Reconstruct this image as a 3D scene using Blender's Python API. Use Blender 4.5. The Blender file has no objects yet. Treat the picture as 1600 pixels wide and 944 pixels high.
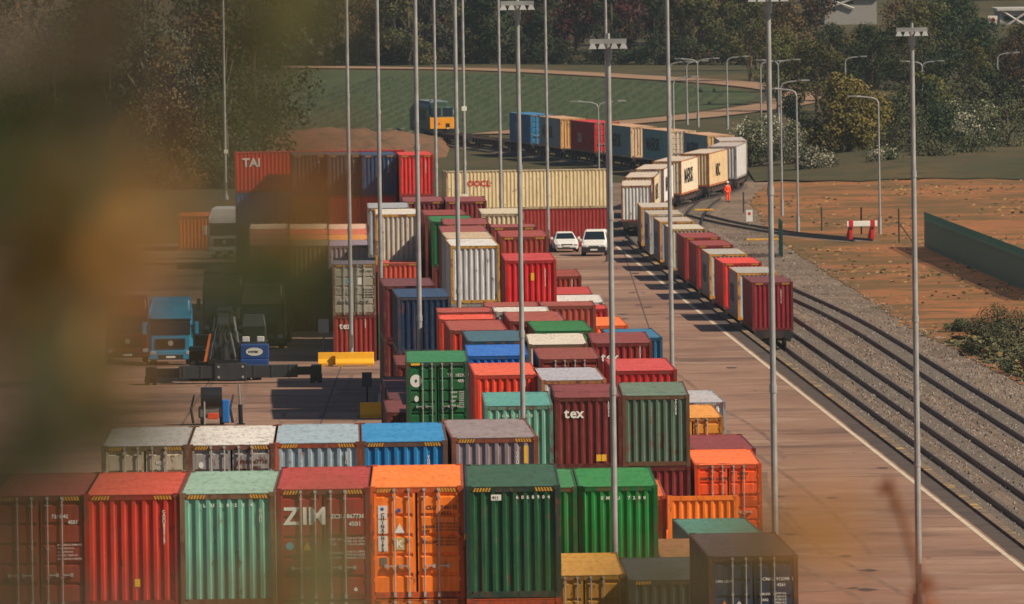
import bpy, bmesh, math, random
from mathutils import Vector, Matrix, Euler
R = math.radians
random.seed(11)
S = bpy.context.scene
COL = S.collection
# ------------------------------------------------------------------ camera
CAM_H = 25.6
PITCH = R(1.885); ROLL = R(0.8)
LENS = 425.0
cam_m = Matrix.Translation((0, 0, CAM_H)) @ Matrix.Rotation(R(90) - PITCH, 4, 'X') @ Matrix.Rotation(-ROLL, 4, 'Z')
cd = bpy.data.cameras.new('camera'); cam = bpy.data.objects.new('camera', cd); COL.objects.link(cam)
cam.matrix_world = cam_m
cd.lens = LENS; cd.sensor_width = 36; cd.clip_start = 0.5; cd.clip_end = 20000
cd.dof.use_dof = True; cd.dof.focus_distance = 480; cd.dof.aperture_fstop = 6.6
S.camera = cam
# ------------------------------------------------------------------ world, sun, exposure
SUN_EL = 41; SUN_AZ = 65                      # azimuth measured from straight behind the camera towards the right
sd = Vector((math.sin(R(SUN_AZ)) * math.cos(R(SUN_EL)), -math.cos(R(SUN_AZ)) * math.cos(R(SUN_EL)), math.sin(R(SUN_EL))))
W = bpy.data.worlds.new('World'); S.world = W; W.use_nodes = True
nt = W.node_tree; bg = nt.nodes['Background']
sky = nt.nodes.new('ShaderNodeTexSky'); sky.sky_type = 'NISHITA'; sky.sun_disc = False
sky.sun_elevation = R(SUN_EL); sky.sun_rotation = math.atan2(sd.x, sd.y)
sky.air_density = 1.0; sky.dust_density = 1.5
nt.links.new(sky.outputs[0], bg.inputs[0]); bg.inputs[1].default_value = 0.05
sl = bpy.data.lights.new('sun', 'SUN'); sl.energy = 5.0; sl.angle = R(0.5); sl.color = (1, .86, .67)
so = bpy.data.objects.new('sun', sl); COL.objects.link(so)
so.rotation_euler = sd.to_track_quat('Z', 'Y').to_euler()
S.view_settings.view_transform = 'Standard'; S.view_settings.look = 'None'
S.view_settings.exposure = 0.2; S.view_settings.gamma = 1; S.view_settings.use_curve_mapping = False
S.render.resolution_x = 1024; S.render.resolution_y = 604
S.render.engine = 'CYCLES'
S.cycles.max_bounces = 6; S.cycles.transparent_max_bounces = 8

# ------------------------------------------------------------------ ground levels and surveying helpers
GP = [(-500, -1.2), (900, -1.2), (960, -1.0), (1060, 0.1), (1150, .75), (1300, 1.6), (1600, 4.0), (1700, 6), (2000, 13), (3000, 50), (9000, 200)]
def gz(y):
    for (a, za), (b, zb) in zip(GP, GP[1:]):
        if y <= b: return za + (zb - za) * max(0, (y - a)) / (b - a)
    return GP[-1][1]
F = LENS / 36 * 1600
def ray(px, py):
    return (cam_m.to_3x3() @ Vector(((px - 800) / F, (472 - py) / F, -1)))
def at(px, py, z):
    """where the sight line of a survey point meets the level z"""
    d = ray(px, py); t = (z - CAM_H) / d.z
    return Vector((d.x * t, d.y * t, z))
def atd(px, py, dist):
    d = ray(px, py); t = dist / d.y
    return Vector((d.x * t, dist, CAM_H + d.z * t))
def atg(px, py):
    z = 0
    for _ in range(60):
        p = at(px, py, z); z = z * .6 + gz(p.y) * .4
    return at(px, py, z)
def edge_x(y):                                  # the painted line along the platform
    return 12.75 - .0262 * (y - 712)

# ------------------------------------------------------------------ naming and object helpers
def tag(o, label=None, cat=None, group=None, kind=None):
    if label: o['label'] = label
    if cat: o['category'] = cat
    if group: o['group'] = group
    if kind: o['kind'] = kind
    return o
def thing(name, label, cat, loc=(0, 0, 0), rz=0, group=None):
    o = bpy.data.objects.new(name, None); COL.objects.link(o)
    o.location = loc; o.rotation_euler = (0, 0, rz); o.empty_display_size = .5
    return tag(o, label, cat, group)
def link(name, me, mat=None, parent=None, loc=None):
    o = bpy.data.objects.new(name, me); COL.objects.link(o)
    if mat is not None:
        mats = mat if isinstance(mat, (list, tuple)) else [mat]
        if not me.materials:
            for m in mats: me.materials.append(m)
        for i, m in enumerate(mats):
            if me.materials[i] is not m:
                o.material_slots[i].link = 'OBJECT'; o.material_slots[i].material = m
    if parent is not None: o.parent = parent
    if loc is not None: o.location = loc
    return o
class MB:
    def __init__(s): s.v = []; s.f = []; s.mi = []
    def add(s, vs, fs, m=0):
        n = len(s.v); s.v += [tuple(v) for v in vs]
        s.f += [tuple(i + n for i in f) for f in fs]; s.mi += [m] * len(fs)
        return s
    def box(s, x0, x1, y0, y1, z0, z1, m=0):
        vs = [(x, y, z) for z in (z0, z1) for y in (y0, y1) for x in (x0, x1)]
        return s.add(vs, [(0, 2, 3, 1), (4, 5, 7, 6), (0, 1, 5, 4), (2, 6, 7, 3), (0, 4, 6, 2), (1, 3, 7, 5)], m)
    def cyl(s, p, q, r0, r1=None, n=8, m=0, caps=True):
        r1 = r0 if r1 is None else r1
        p = Vector(p); q = Vector(q); d = (q - p).normalized()
        a = d.orthogonal().normalized(); b = d.cross(a)
        vs = []
        for c, r in ((p, r0), (q, r1)):
            for i in range(n):
                t = 2 * math.pi * i / n; vs.append(c + a * math.cos(t) * r + b * math.sin(t) * r)
        fs = [(i, (i + 1) % n, n + (i + 1) % n, n + i) for i in range(n)]
        if caps: fs += [tuple(range(n))[::-1], tuple(range(n, 2 * n))]
        return s.add(vs, fs, m)
    def tube(s, pts, rs, n=6, m=0):
        for i in range(len(pts) - 1): s.cyl(pts[i], pts[i + 1], rs[i], rs[i + 1], n, m)
        return s
    def prism(s, prof, x0, x1, axis='x', m=0):
        """closed outline prof (a,b) extruded along an axis"""
        n = len(prof); mk = {'x': lambda t, a, b: (t, a, b), 'y': lambda t, a, b: (a, t, b), 'z': lambda t, a, b: (a, b, t)}[axis]
        vs = [mk(x0, a, b) for a, b in prof] + [mk(x1, a, b) for a, b in prof]
        fs = [(i, (i + 1) % n, n + (i + 1) % n, n + i) for i in range(n)] + [tuple(range(n))[::-1], tuple(range(n, 2 * n))]
        return s.add(vs, fs, m)
    def loft(s, rings, m=0, caps=True):
        n = len(rings[0]); vs = [p for r in rings for p in r]; fs = []
        for k in range(len(rings) - 1):
            for i in range(n):
                fs.append((k * n + i, k * n + (i + 1) % n, (k + 1) * n + (i + 1) % n, (k + 1) * n + i))
        if caps: fs += [tuple(range(n))[::-1], tuple(range((len(rings) - 1) * n, len(rings) * n))]
        return s.add(vs, fs, m)
    def mesh(s, name, smooth=False, fix=True):
        me = bpy.data.meshes.new(name); me.from_pydata(s.v, [], s.f)
        if fix:
            bm = bmesh.new(); bm.from_mesh(me); bmesh.ops.recalc_face_normals(bm, faces=bm.faces); bm.to_mesh(me); bm.free()
        for p, i in zip(me.polygons, s.mi): p.material_index = i; p.use_smooth = smooth
        me.update(); return me
    def build(s, name, mat, parent=None, smooth=False, loc=None, bevel=0, fix=True):
        o = link(name, s.mesh(name, smooth, fix), mat, parent, loc)
        if bevel:
            b = o.modifiers.new('bevel', 'BEVEL'); b.width = bevel; b.segments = 2; b.limit_method = 'ANGLE'
        return o

# ------------------------------------------------------------------ materials
def lin(c):
    return tuple(((v / 255) / 12.92 if v <= 10.3 else (((v / 255) + .055) / 1.055) ** 2.4) for v in c) + (1,)
def nodes(name):
    m = bpy.data.materials.new(name); m.use_nodes = True
    t = m.node_tree; return m, t, t.nodes, t.links, t.nodes['Principled BSDF']
def noise(n, l, src, scale, detail=4, rough=.6, dist=0):
    x = n.new('ShaderNodeTexNoise'); x.inputs['Scale'].default_value = scale; x.inputs['Detail'].default_value = detail
    x.inputs['Roughness'].default_value = rough; x.inputs['Distortion'].default_value = dist
    if src is not None: l.new(src, x.inputs['Vector'])
    return x.outputs['Fac']
def ramp(n, l, src, a, b, va=0, vb=1):
    x = n.new('ShaderNodeMapRange'); x.inputs[1].default_value = a; x.inputs[2].default_value = b
    x.inputs[3].default_value = va; x.inputs[4].default_value = vb; l.new(src, x.inputs[0]); return x.outputs[0]
def mix(n, l, fac, a, b, mode='MIX'):
    x = n.new('ShaderNodeMix'); x.data_type = 'RGBA'; x.blend_type = mode
    if isinstance(fac, (int, float)): x.inputs[0].default_value = fac
    else: l.new(fac, x.inputs[0])
    for k, v in ((6, a), (7, b)):
        if isinstance(v, tuple): x.inputs[k].default_value = v
        else: l.new(v, x.inputs[k])
    return x.outputs[2]
def mapping(n, l, src, sc):
    x = n.new('ShaderNodeMapping'); x.inputs['Scale'].default_value = sc; l.new(src, x.inputs[0]); return x.outputs[0]
def offset_by_object(n, l, src):
    oi = n.new('ShaderNodeObjectInfo'); mu = n.new('ShaderNodeVectorMath'); mu.operation = 'SCALE'
    cx = n.new('ShaderNodeCombineXYZ'); l.new(oi.outputs['Random'], cx.inputs[0]); l.new(oi.outputs['Random'], cx.inputs[1])
    l.new(cx.outputs[0], mu.inputs[0]); mu.inputs['Scale'].default_value = 80
    ad = n.new('ShaderNodeVectorMath'); l.new(src, ad.inputs[0]); l.new(mu.outputs[0], ad.inputs[1]); return ad.outputs[0]
_pc = {}
RUST = lin((96, 52, 34))
def paint(rgb, kind='wall', rust=.5):
    """weathered sheet-steel paint; kind wall / roof / frame"""
    key = (rgb, kind, rust)
    if key in _pc: return _pc[key]
    m, t, n, l, b = nodes('steel paint %s' % kind)
    tc = n.new('ShaderNodeTexCoord'); v = offset_by_object(n, l, tc.outputs['Object'])
    base = tuple(min(1, 1.05 * c ** 1.22) for c in lin(rgb)[:3]) + (1,)
    if kind == 'roof':                           # sun-bleached, dusty
        d = lin((150, 140, 134)); k = .1
        base = tuple(base[i] * (1 - k) + d[i] * k for i in range(3)) + (1,)
    dark = tuple(c * .66 for c in base[:3]) + (1,); lum = sum(base[:3]) / 3
    chalk = tuple(min(1, c * 1.08 + lum * .06 + .006) for c in base[:3]) + (1,)
    c = mix(n, l, ramp(n, l, noise(n, l, v, .9, 3), .35, .7), base, chalk)
    streak = noise(n, l, mapping(n, l, v, (7, 7, .5) if kind != 'roof' else (5, .5, 5)), 1.4, 4)
    c = mix(n, l, ramp(n, l, streak, .46, .72, 0, .9), c, dark)
    rn = noise(n, l, mapping(n, l, v, (1.6, 1.6, .8)), 2.2, 6, .7)
    lo = .645 - .1 * rust if kind != 'frame' else .56 - .12 * rust
    c = mix(n, l, ramp(n, l, rn, lo, lo + .07, 0, .85), c, RUST)
    pt = noise(n, l, mapping(n, l, v, (.9, .35, .9)), 1.1, 1)
    c = mix(n, l, ramp(n, l, pt, .56, .6, 0, .3), c, chalk)
    run = noise(n, l, mapping(n, l, v, (11, 11, .35)), 1.0, 2)
    top = n.new('ShaderNodeSeparateXYZ'); l.new(tc.outputs['Object'], top.inputs[0])
    rm = n.new('ShaderNodeMath'); rm.operation = 'MULTIPLY'; l.new(ramp(n, l, run, .6, .7, 0, .75 if kind != 'roof' else 0), rm.inputs[0]); l.new(ramp(n, l, noise(n, l, v, 1.3, 2), .48, .6), rm.inputs[1])
    c = mix(n, l, rm.outputs[0], c, RUST)
    gr = noise(n, l, v, 9, 3)
    c = mix(n, l, ramp(n, l, gr, .55, .8, 0, .18), c, lin((120, 108, 96)))
    l.new(c, b.inputs['Base Color'])
    l.new(ramp(n, l, rn, .4, .7, .42, .8), b.inputs['Roughness'])
    bm_ = n.new('ShaderNodeBump'); bm_.inputs['Strength'].default_value = .25; bm_.inputs['Distance'].default_value = .03
    l.new(noise(n, l, v, 2.3, 3), bm_.inputs['Height']); l.new(bm_.outputs[0], b.inputs['Normal'])
    _pc[key] = m; return m
def plain(name, rgb, rough=.6, metal=0, var=.25, scale=3.0):
    key = (name, rgb, rough, metal)
    if key in _pc: return _pc[key]
    m, t, n, l, b = nodes(name)
    tc = n.new('ShaderNodeTexCoord'); base = lin(rgb); dk = tuple(c * (1 - var) for c in base[:3]) + (1,)
    f = noise(n, l, tc.outputs['Object'], scale, 5)
    l.new(mix(n, l, ramp(n, l, f, .4, .7), base, dk), b.inputs['Base Color'])
    b.inputs['Roughness'].default_value = rough; b.inputs['Metallic'].default_value = metal
    _pc[key] = m; return m
def glass(name='window glass'):
    if name in _pc: return _pc[name]
    m, t, n, l, b = nodes(name); b.inputs['Base Color'].default_value = (.012, .02, .026, 1); b.inputs['Roughness'].default_value = .08
    _pc[name] = m; return m
def groundmat(name, cols, scales, rough=.9, bump=.3, stretch=(1, 1, 1)):
    """cols: base, then (colour, noise scale, lo, hi, strength) layers"""
    m, t, n, l, b = nodes(name)
    tc = n.new('ShaderNodeTexCoord'); v = mapping(n, l, tc.outputs['Object'], stretch)
    c = lin(cols[0])
    for (rgb, sc, lo, hi, k) in cols[1:]:
        c = mix(n, l, ramp(n, l, noise(n, l, v, sc, 6, .65), lo, hi, 0, k), c, lin(rgb))
    l.new(c, b.inputs['Base Color']); b.inputs['Roughness'].default_value = rough
    b.inputs['Specular IOR Level'].default_value = .25
    if bump:
        q = n.new('ShaderNodeBump'); q.inputs['Strength'].default_value = bump; q.inputs['Distance'].default_value = .15
        l.new(noise(n, l, tc.outputs['Object'], scales, 6, .7), q.inputs['Height']); l.new(q.outputs[0], b.inputs['Normal'])
    return m
GALV = plain('galvanised steel', (164, 164, 162), .5, .3, .3, 1.5)
STEEL = plain('locking bar steel', (188, 184, 176), .4, .3, .3, 4)
DARK = plain('dark machinery', (30, 31, 33), .6, 0, .4)
RUBBER = plain('tyre rubber', (24, 24, 25), .85)
WHITE = plain('white marking', (226, 224, 216), .6, 0, .12)
# ------------------------------------------------------------------ setting: ground and ground coverings
M_GRASS = groundmat('rough grass', [(66, 64, 40), ((92, 76, 46), .05, .42, .62, .9), ((44, 50, 32), .4, .45, .65, .8), ((96, 84, 54), 1.5, .55, .8, .5)], 1.2)
M_SOIL = groundmat('red soil', [(146, 96, 58), ((98, 78, 46), .07, .46, .56, .9), ((178, 106, 62), .12, .56, .7, .9), ((84, 76, 42), .25, .52, .6, .8), ((124, 80, 50), 2, .45, .7, .6), ((80, 72, 42), 1.1, .6, .7, .5)], 2.0)
M_BALLAST = groundmat('ballast stone', [(134, 114, 98), ((102, 84, 70), .1, .42, .65, .9), ((138, 130, 120), 1.6, .52, .68, .6), ((70, 62, 56), 2.6, .52, .66, .7), ((104, 92, 74), .5, .5, .7, .6)], 5, bump=.8)
M_SLAB = groundmat('worn concrete slab', [(148, 116, 97), ((118, 88, 74), .05, .4, .62, .85), ((164, 140, 122), .3, .52, .72, .6), ((88, 70, 62), .1, .52, .66, .7), ((176, 150, 130), .16, .55, .7, .6), ((112, 90, 78), 1.2, .48, .7, .6)], 3, rough=.8, bump=.1, stretch=(.8, 1, 1))
M_SCRUB = groundmat('scrubby soil', [(88, 84, 48), ((120, 88, 54), .4, .55, .65, .8), ((60, 66, 38), .8, .46, .6, .8)], 2)
M_BANK = groundmat('bare earth with weeds', [(118, 84, 62), ((78, 70, 46), .25, .45, .62, .9), ((140, 104, 78), .5, .52, .7, .7), ((60, 58, 38), 1, .52, .66, .8)], 1.5)
M_FARM = groundmat('farm track', [(150, 120, 96), ((126, 98, 78), .2, .4, .7, .8), ((110, 98, 66), .6, .55, .75, .7)], 2)

def level_sheet(name, ys, xl, xr, mat, off=0, nx=1, zf=None, kind='structure', jit=0):
    mb = MB(); vs = []; rnd = random.Random(name)
    for y in ys:
        a = xl(y) + rnd.uniform(-jit, jit); b = xr(y) + rnd.uniform(-jit, jit)
        for i in range(nx + 1):
            x = a + (b - a) * i / nx
            vs.append((x, y, (zf(x, y) if zf else gz(y)) + off))
    w = nx + 1
    fs = [(k * w + i, k * w + i + 1, (k + 1) * w + i + 1, (k + 1) * w + i) for k in range(len(ys) - 1) for i in range(nx)]
    mb.add(vs, fs)
    o = mb.build(name, mat, fix=False)
    if kind: tag(o, kind=kind)
    return o
def lerp(pts):
    def f(y):
        if y <= pts[0][0]: return pts[0][1]
        for (a, va), (b, vb) in zip(pts, pts[1:]):
            if y <= b: return va + (vb - va) * (y - a) / (b - a)
        return pts[-1][1]
    return f
yy = sorted(set([p[0] for p in GP] + [300, 500, 700, 1200, 1400, 1500, 1800, 2300, 4000]))
level_sheet('ground', yy, lambda y: -3000, lambda y: 3000, M_GRASS, 0, 2)
# the hill the photographer stands on
def hill_z(x, y):
    t = min(1, max(0, (y - 5) / 105)); return 23.7 * (1 - t) - 1.6 * t
level_sheet('hillside', [-60, 0, 5, 20, 40, 60, 80, 100, 112], lambda y: -60, lambda y: 60, M_GRASS, 0, 6, hill_z)
soil_l = lerp([(560, 33), (661, 28), (693, 27), (753, 24.8), (829, 23.5), (875, 22.5), (926, 21.4), (960, 20.6), (1036, 20.5), (1088, 23.5)])
level_sheet('ballast_bed', [300 + 10 * k for k in range(80)], lambda y: (edge_x(y) + .8 if y < 925 else 5), lambda y: soil_l(y) + 1.5, M_BALLAST, .03)
level_sheet('soil_ground', [560 + 1.5 * k for k in range(353)], soil_l, lambda y: 110, M_SOIL, .06, jit=.22)
level_sheet('scrub_ground', [560 + 2 * k for k in range(98)], lambda y: soil_l(y) + .5 + max(0, (y - 728) * .22), lambda y: 60, M_SCRUB, .12, jit=.6)
# rail yard slab (platform) with its edge step
def slab():
    ys = [250 + 15 * k for k in range(46)]
    mb = MB(); n = len(ys)
    xl = -70
    prof = []
    for y in ys:
        e = edge_x(y) + 1.35
        prof.append([(xl, y, -1.3), (xl, y, 0), (e, y, 0), (e, y, -1.3)])
    mb.loft([[Vector(p) for p in r] for r in prof])
    tag(mb.build('platform', M_SLAB), kind='structure')
slab()
def ribbon(name, ys, fx0, fx1, z, mat, kind='structure'):
    return level_sheet(name, ys, fx0, fx1, mat, z, 1, lambda x, y: 0, kind)
ys = [300 + 8 * k for k in range(78)]
M_LINE = groundmat('worn white line', [(196, 182, 160), ((140, 120, 104), .8, .5, .7, .8)], 3, bump=0)
M_ASPH = groundmat('dark edge strip', [(84, 74, 68), ((62, 54, 52), .4, .4, .7, .8), ((112, 98, 86), 2, .55, .75, .5)], 3, bump=.1)
M_COPE = groundmat('edge coping with worn yellow paint', [(124, 106, 88), ((190, 156, 84), .35, .54, .6, .7), ((86, 76, 68), 1.1, .45, .6, .85)], 3, bump=.1)
ribbon('painted_line', ys, lambda y: edge_x(y) - .09, lambda y: edge_x(y) + .11, .006, M_LINE)
ribbon('platform_edge_strip', ys, lambda y: edge_x(y) + .25, lambda y: edge_x(y) + 1.02, .007, M_ASPH)
mb = MB()
mb.loft([[Vector((edge_x(y) + a, y, z)) for a, z in ((1.03, -.06), (1.03, .1), (1.38, .1), (1.38, -.06))] for y in ys])
tag(mb.build('kerb', M_COPE), kind='structure')
# faint tyre tracks and oil stains on the slab
M_TYRE = groundmat('rubbed tyre track', [(116, 92, 80), ((138, 112, 96), .5, .45, .6, .9), ((96, 76, 66), .2, .5, .65, .7)], 3, bump=0)
mb = MB(); rr = random.Random(14)
for k in range(9):
    x0 = rr.uniform(7.5, 11.2) if k < 6 else rr.uniform(-16, -9); ya = rr.uniform(420, 620); yb = ya + rr.uniform(80, 200); am = rr.uniform(.4, 1.3); ph = rr.uniform(0, 6)
    for s_ in (-.95, .95):
        vs = []
        for j in range(25):
            y = ya + (yb - ya) * j / 24; x = x0 - .0262 * (y - 600) * (1 if k < 6 else 0) + am * math.sin(ph + j * .16) + s_
            vs += [(x - .11, y, .0035 + .0002 * k), (x + .13, y, .0035 + .0002 * k)]
        mb.add(vs, [(2 * j, 2 * j + 1, 2 * j + 3, 2 * j + 2) for j in range(24)])
tag(mb.build('tyre_tracks', M_TYRE, fix=False), kind='structure')
M_OIL = plain('oil stain', (74, 58, 52), .5, 0, .4, 1)
mb = MB()
for k in range(60):
    y = rr.uniform(400, 860); x = rr.uniform(6.5, edge_x(y) - .4) if k < 40 else rr.uniform(-20, -8); r_ = rr.uniform(.08, .45)
    mb.add([(x + r_ * rr.uniform(.6, 1.2) * math.cos(a * .7), y + r_ * 3 * rr.uniform(.5, 1.2) * math.sin(a * .7), .0062) for a in range(9)], [tuple(range(9))])
tag(mb.build('oil_stains', M_OIL, fix=False), kind='structure')
# slab expansion joints
M_JOINT = plain('joint sealant', (70, 60, 54), .9)
mb = MB()
for k in range(22):
    y = 470 + 22 * k
    mb.box(-60, edge_x(y) - .2, y, y + .12, 0.002, .005)
for x in (-16.5, -9.6, 8.2): mb.box(x, x + .06, 420, 900, 0.006, .009)
tag(mb.build('slab_joints', M_JOINT), kind='structure')

# ------------------------------------------------------------------ railway tracks
M_RAIL = plain('rusty rail steel', (52, 38, 34), .6, .2, .4)
M_SLEEPER = plain('concrete sleeper', (120, 110, 100), .85, 0, .35)
def smooth_path(pts, step=2.0):
    P = [Vector(p) for p in pts]; out = []
    for i in range(len(P) - 1):
        p0 = P[max(i - 1, 0)]; p1 = P[i]; p2 = P[i + 1]; p3 = P[min(i + 2, len(P) - 1)]
        n = max(2, int((p2 - p1).length / step))
        for k in range(n):
            t = k / n
            out.append(.5 * ((2 * p1) + (p2 - p0) * t + (2 * p0 - 5 * p1 + 4 * p2 - p3) * t * t + (3 * p1 - p0 - 3 * p2 + p3) * t ** 3))
    out.append(P[-1]); return out
def railz(y): return gz(y) + .26
def sweep(mb, path, prof, lateral=0):
    rings = []
    for i, p in enumerate(path):
        d = (path[min(i + 1, len(path) - 1)] - path[max(i - 1, 0)]); d.z = 0; d.normalize()
        nrm = Vector((d.y, -d.x, 0)); c = p + nrm * lateral
        rings.append([c + nrm * a + Vector((0, 0, b)) for a, b in prof])
    mb.loft(rings)
def track(label, pts, bed=True, group='railway tracks'):
    path = smooth_path([(x, y, railz(y)) for x, y in pts], 4)
    for p in path: p.z = railz(p.y)
    t = thing('railway_track', label, 'railway track', path[0], 0, group)
    inv = -Vector(path[0])
    P = [p + inv for p in path]
    for s in (-1, 1):
        m_ = MB(); sweep(m_, P, [(-.075, -.17), (-.04, -.02), (-.04, 0), (.04, 0), (.04, -.02), (.075, -.17)], s * .75)
        m_.build('rail', M_RAIL, t)
    m_ = MB(); acc = 0
    for i in range(len(P) - 1):
        seg = P[i + 1] - P[i]; L = seg.length; d = seg.normalized(); nrm = Vector((d.y, -d.x, 0))
        while acc < L:
            c = P[i] + d * acc
            q = [c + nrm * a + d * b_ for a, b_ in ((-1.25, -.13), (1.25, -.13), (1.25, .13), (-1.25, .13))]
            m_.loft([[v + Vector((0, 0, -.32)) for v in q], [v + Vector((0, 0, -.17)) for v in q]])
            acc += .65
        acc -= L
    tag(m_.build('sleepers', M_SLEEPER, t), kind='stuff')
    if bed:
        m_ = MB(); sweep(m_, P, [(-2.3, -.3), (-1.5, -.19), (1.5, -.19), (2.3, -.3)]); o = m_.build('ballast', M_BALLAST, t)
    return path
def tr(off, y): return (edge_x(y) + off, y)
TRAIN = [tr(2.9, 300), tr(2.9, 480), tr(2.9, 620), tr(2.9, 717), tr(2.9, 800), tr(2.9, 880), (10.6, 925), (10.0, 960), (10.7, 985), (12.3, 1010), (14.7, 1030), (17.4, 1048), (19.2, 1062), (19.9, 1076), (19.3, 1090), (17.3, 1103), (15.3, 1112), (7.7, 1152), (1.3, 1190), (-6.6, 1236), (-8.9, 1256), (-10.6, 1285), (-11.6, 1300)]
train_path = track('railway track nearest the platform, the freight train standing on it', TRAIN)
track('middle railway track, between the train track and the outer one', [tr(6.05, 300), tr(6.05, 480), tr(6.05, 700), tr(6.05, 820), (15.2, 880), (14.6, 930), (14.6, 975), (15.8, 1015), (17.3, 1040)])
track('outer railway track beside the red soil bank', [tr(9.95, 300), tr(9.95, 480), tr(9.95, 650), tr(9.95, 760), (17.7, 850), (16.2, 920), (15.0, 965)])
track('short siding that ends at the red and white buffer stop', [(15.2, 1003), (17.5, 985), (21, 965), (24.5, 950), (27.4, 940)])
# timber crossing boards painted yellow
for (px, py, w, lab) in ((1192, 384, 2.6, 'yellow board lying across the rails right of the train'), (1100, 337, 1.6, 'short yellow board between the rails by the points')):
    p = atg(px, py); m_ = MB(); m_.box(-w / 2, w / 2, -.18, .18, .05, .2)
    tag(m_.build('marker_board', plain('yellow board', (226, 168, 60), .7), loc=(p.x, p.y, gz(p.y) + .35), bevel=.03), lab, 'board')

mw = MB(); rr = random.Random(9)
for _ in range(15000):
    y = rr.uniform(430, 930) if rr.random() < .85 else rr.uniform(930, 1060); y = 430 + (y - 430) * rr.uniform(.35, 1)
    x = rr.uniform(edge_x(y) + 1.5, soil_l(y) + .8) if y < 925 else rr.uniform(13, 21)
    s_ = rr.uniform(.04, .11); z = gz(y) + .06; hgt = s_ * rr.uniform(.7, 1.3); a = rr.uniform(0, 6.28)
    v3 = [(x + s_ * math.cos(a + t_ * 2.09), y + s_ * math.sin(a + t_ * 2.09), z) for t_ in range(3)] + [(x, y, z + hgt)]
    mw.add(v3, [(0, 1, 3), (1, 2, 3), (2, 0, 3)], rr.choice((0, 0, 1)))
tag(mw.build('ballast_stones', [plain('pale stone', (132, 124, 116), .9), plain('dark stone', (84, 76, 70), .9)], fix=False), kind='stuff')
# ------------------------------------------------------------------ far land: field, farm tracks, earth bank
m, t_, n_, l_, b_ = nodes('crop rows')
tc = n_.new('ShaderNodeTexCoord'); wv = n_.new('ShaderNodeTexWave'); wv.bands_direction = 'DIAGONAL'; wv.inputs['Scale'].default_value = .22
wv.inputs['Distortion'].default_value = 3; wv.inputs['Detail'].default_value = 3; l_.new(tc.outputs['Object'], wv.inputs[0])
c = mix(n_, l_, ramp(n_, l_, wv.outputs['Fac'], .3, .7), lin((66, 76, 52)), lin((72, 80, 54)))
c = mix(n_, l_, ramp(n_, l_, noise(n_, l_, tc.outputs['Object'], .5, 5), .45, .7, 0, .7), c, lin((48, 60, 42)))
c = mix(n_, l_, ramp(n_, l_, noise(n_, l_, tc.outputs['Object'], .04, 3), .5, .7, 0, .5), c, lin((92, 90, 60)))
l_.new(c, b_.inputs['Base Color']); b_.inputs['Roughness'].default_value = .95; b_.inputs['Specular IOR Level'].default_value = .1
M_CROP = m
fr = lerp([(1225, -12), (1268, -6), (1287, -.5), (1303, 4), (1314, 8.5), (1330, 14.5), (1362, 22.5), (1392, 27.5), (1428, 29.5), (1462, 27), (1493, 21.5), (1523, 12), (1554, 2), (1585, -12), (1597, -30)])
level_sheet('crop_field', [1225 + 5 * k for k in range(75)], lambda y: -80, fr, M_CROP, .05)
# crop plants standing in rows
mb = MB(); rr = random.Random(5)
for k in range(5200):
    y = rr.uniform(1240, 1560); x = round(rr.uniform(-30, fr(y) - 2) / 1.7) * 1.7 + (y - 1300) * .05 + rr.uniform(-.3, .3)
    if x > fr(y) - 3.5 or y > 1545: continue
    h = rr.uniform(.15, .5); w = rr.uniform(.08, .3); z = gz(y)
    mb.add([(x - w, y, z), (x + w, y, z), (x + w * .6, y + .2, z + h), (x - w * .6, y + .2, z + h)], [(0, 1, 2, 3)])
tag(mb.build('crop_plants', plain('crop leaves', (54, 68, 44), .9), fix=False), kind='stuff')
def px_road(name, pts, w, mat, off=.12):
    P = smooth_path([atg(*p) for p in pts], 6)
    m_ = MB(); rings = []
    for i, p in enumerate(P):
        d = (P[min(i + 1, len(P) - 1)] - P[max(i - 1, 0)]); d.z = 0; d.normalize(); nr = Vector((d.y, -d.x, 0))
        rings.append([Vector((q.x, q.y, gz(q.y) + off)) for q in (p - nr * w / 2, p + nr * w / 2)])
    vs = [v for r in rings for v in r]; fs = [(2 * i, 2 * i + 1, 2 * i + 3, 2 * i + 2) for i in range(len(rings) - 1)]
    m_.add(vs, fs); return tag(m_.build(name, mat, fix=False), kind='structure')
px_road('farm_track', [(200, 104), (480, 106), (620, 108), (760, 110), (900, 116), (1020, 123), (1130, 130), (1210, 138), (1258, 148), (1240, 160), (1180, 171), (1080, 184), (1000, 191), (940, 196), (860, 203), (780, 211)], 6.5, M_FARM, .14)
mb = MB(); rr = random.Random(3); nx, ny = 30, 16; vs = []
for j in range(ny + 1):
    for i in range(nx + 1):
        x = -30 + 24 * i / nx; y = 1180 + 70 * j / ny
        h = 2.0 * math.sin(math.pi * i / nx) ** .5 * math.sin(math.pi * j / ny) ** .6 * rr.uniform(.75, 1.1) + rr.uniform(0, .3)
        vs.append((x, y, gz(y) - .1 + (h if 0 < i < nx and 0 < j < ny else 0)))
mb.add(vs, [(j * (nx + 1) + i, j * (nx + 1) + i + 1, (j + 1) * (nx + 1) + i + 1, (j + 1) * (nx + 1) + i) for j in range(ny) for i in range(nx)])
tag(mb.build('earth_bank', M_BANK, smooth=True, fix=False), kind='structure')
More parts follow.
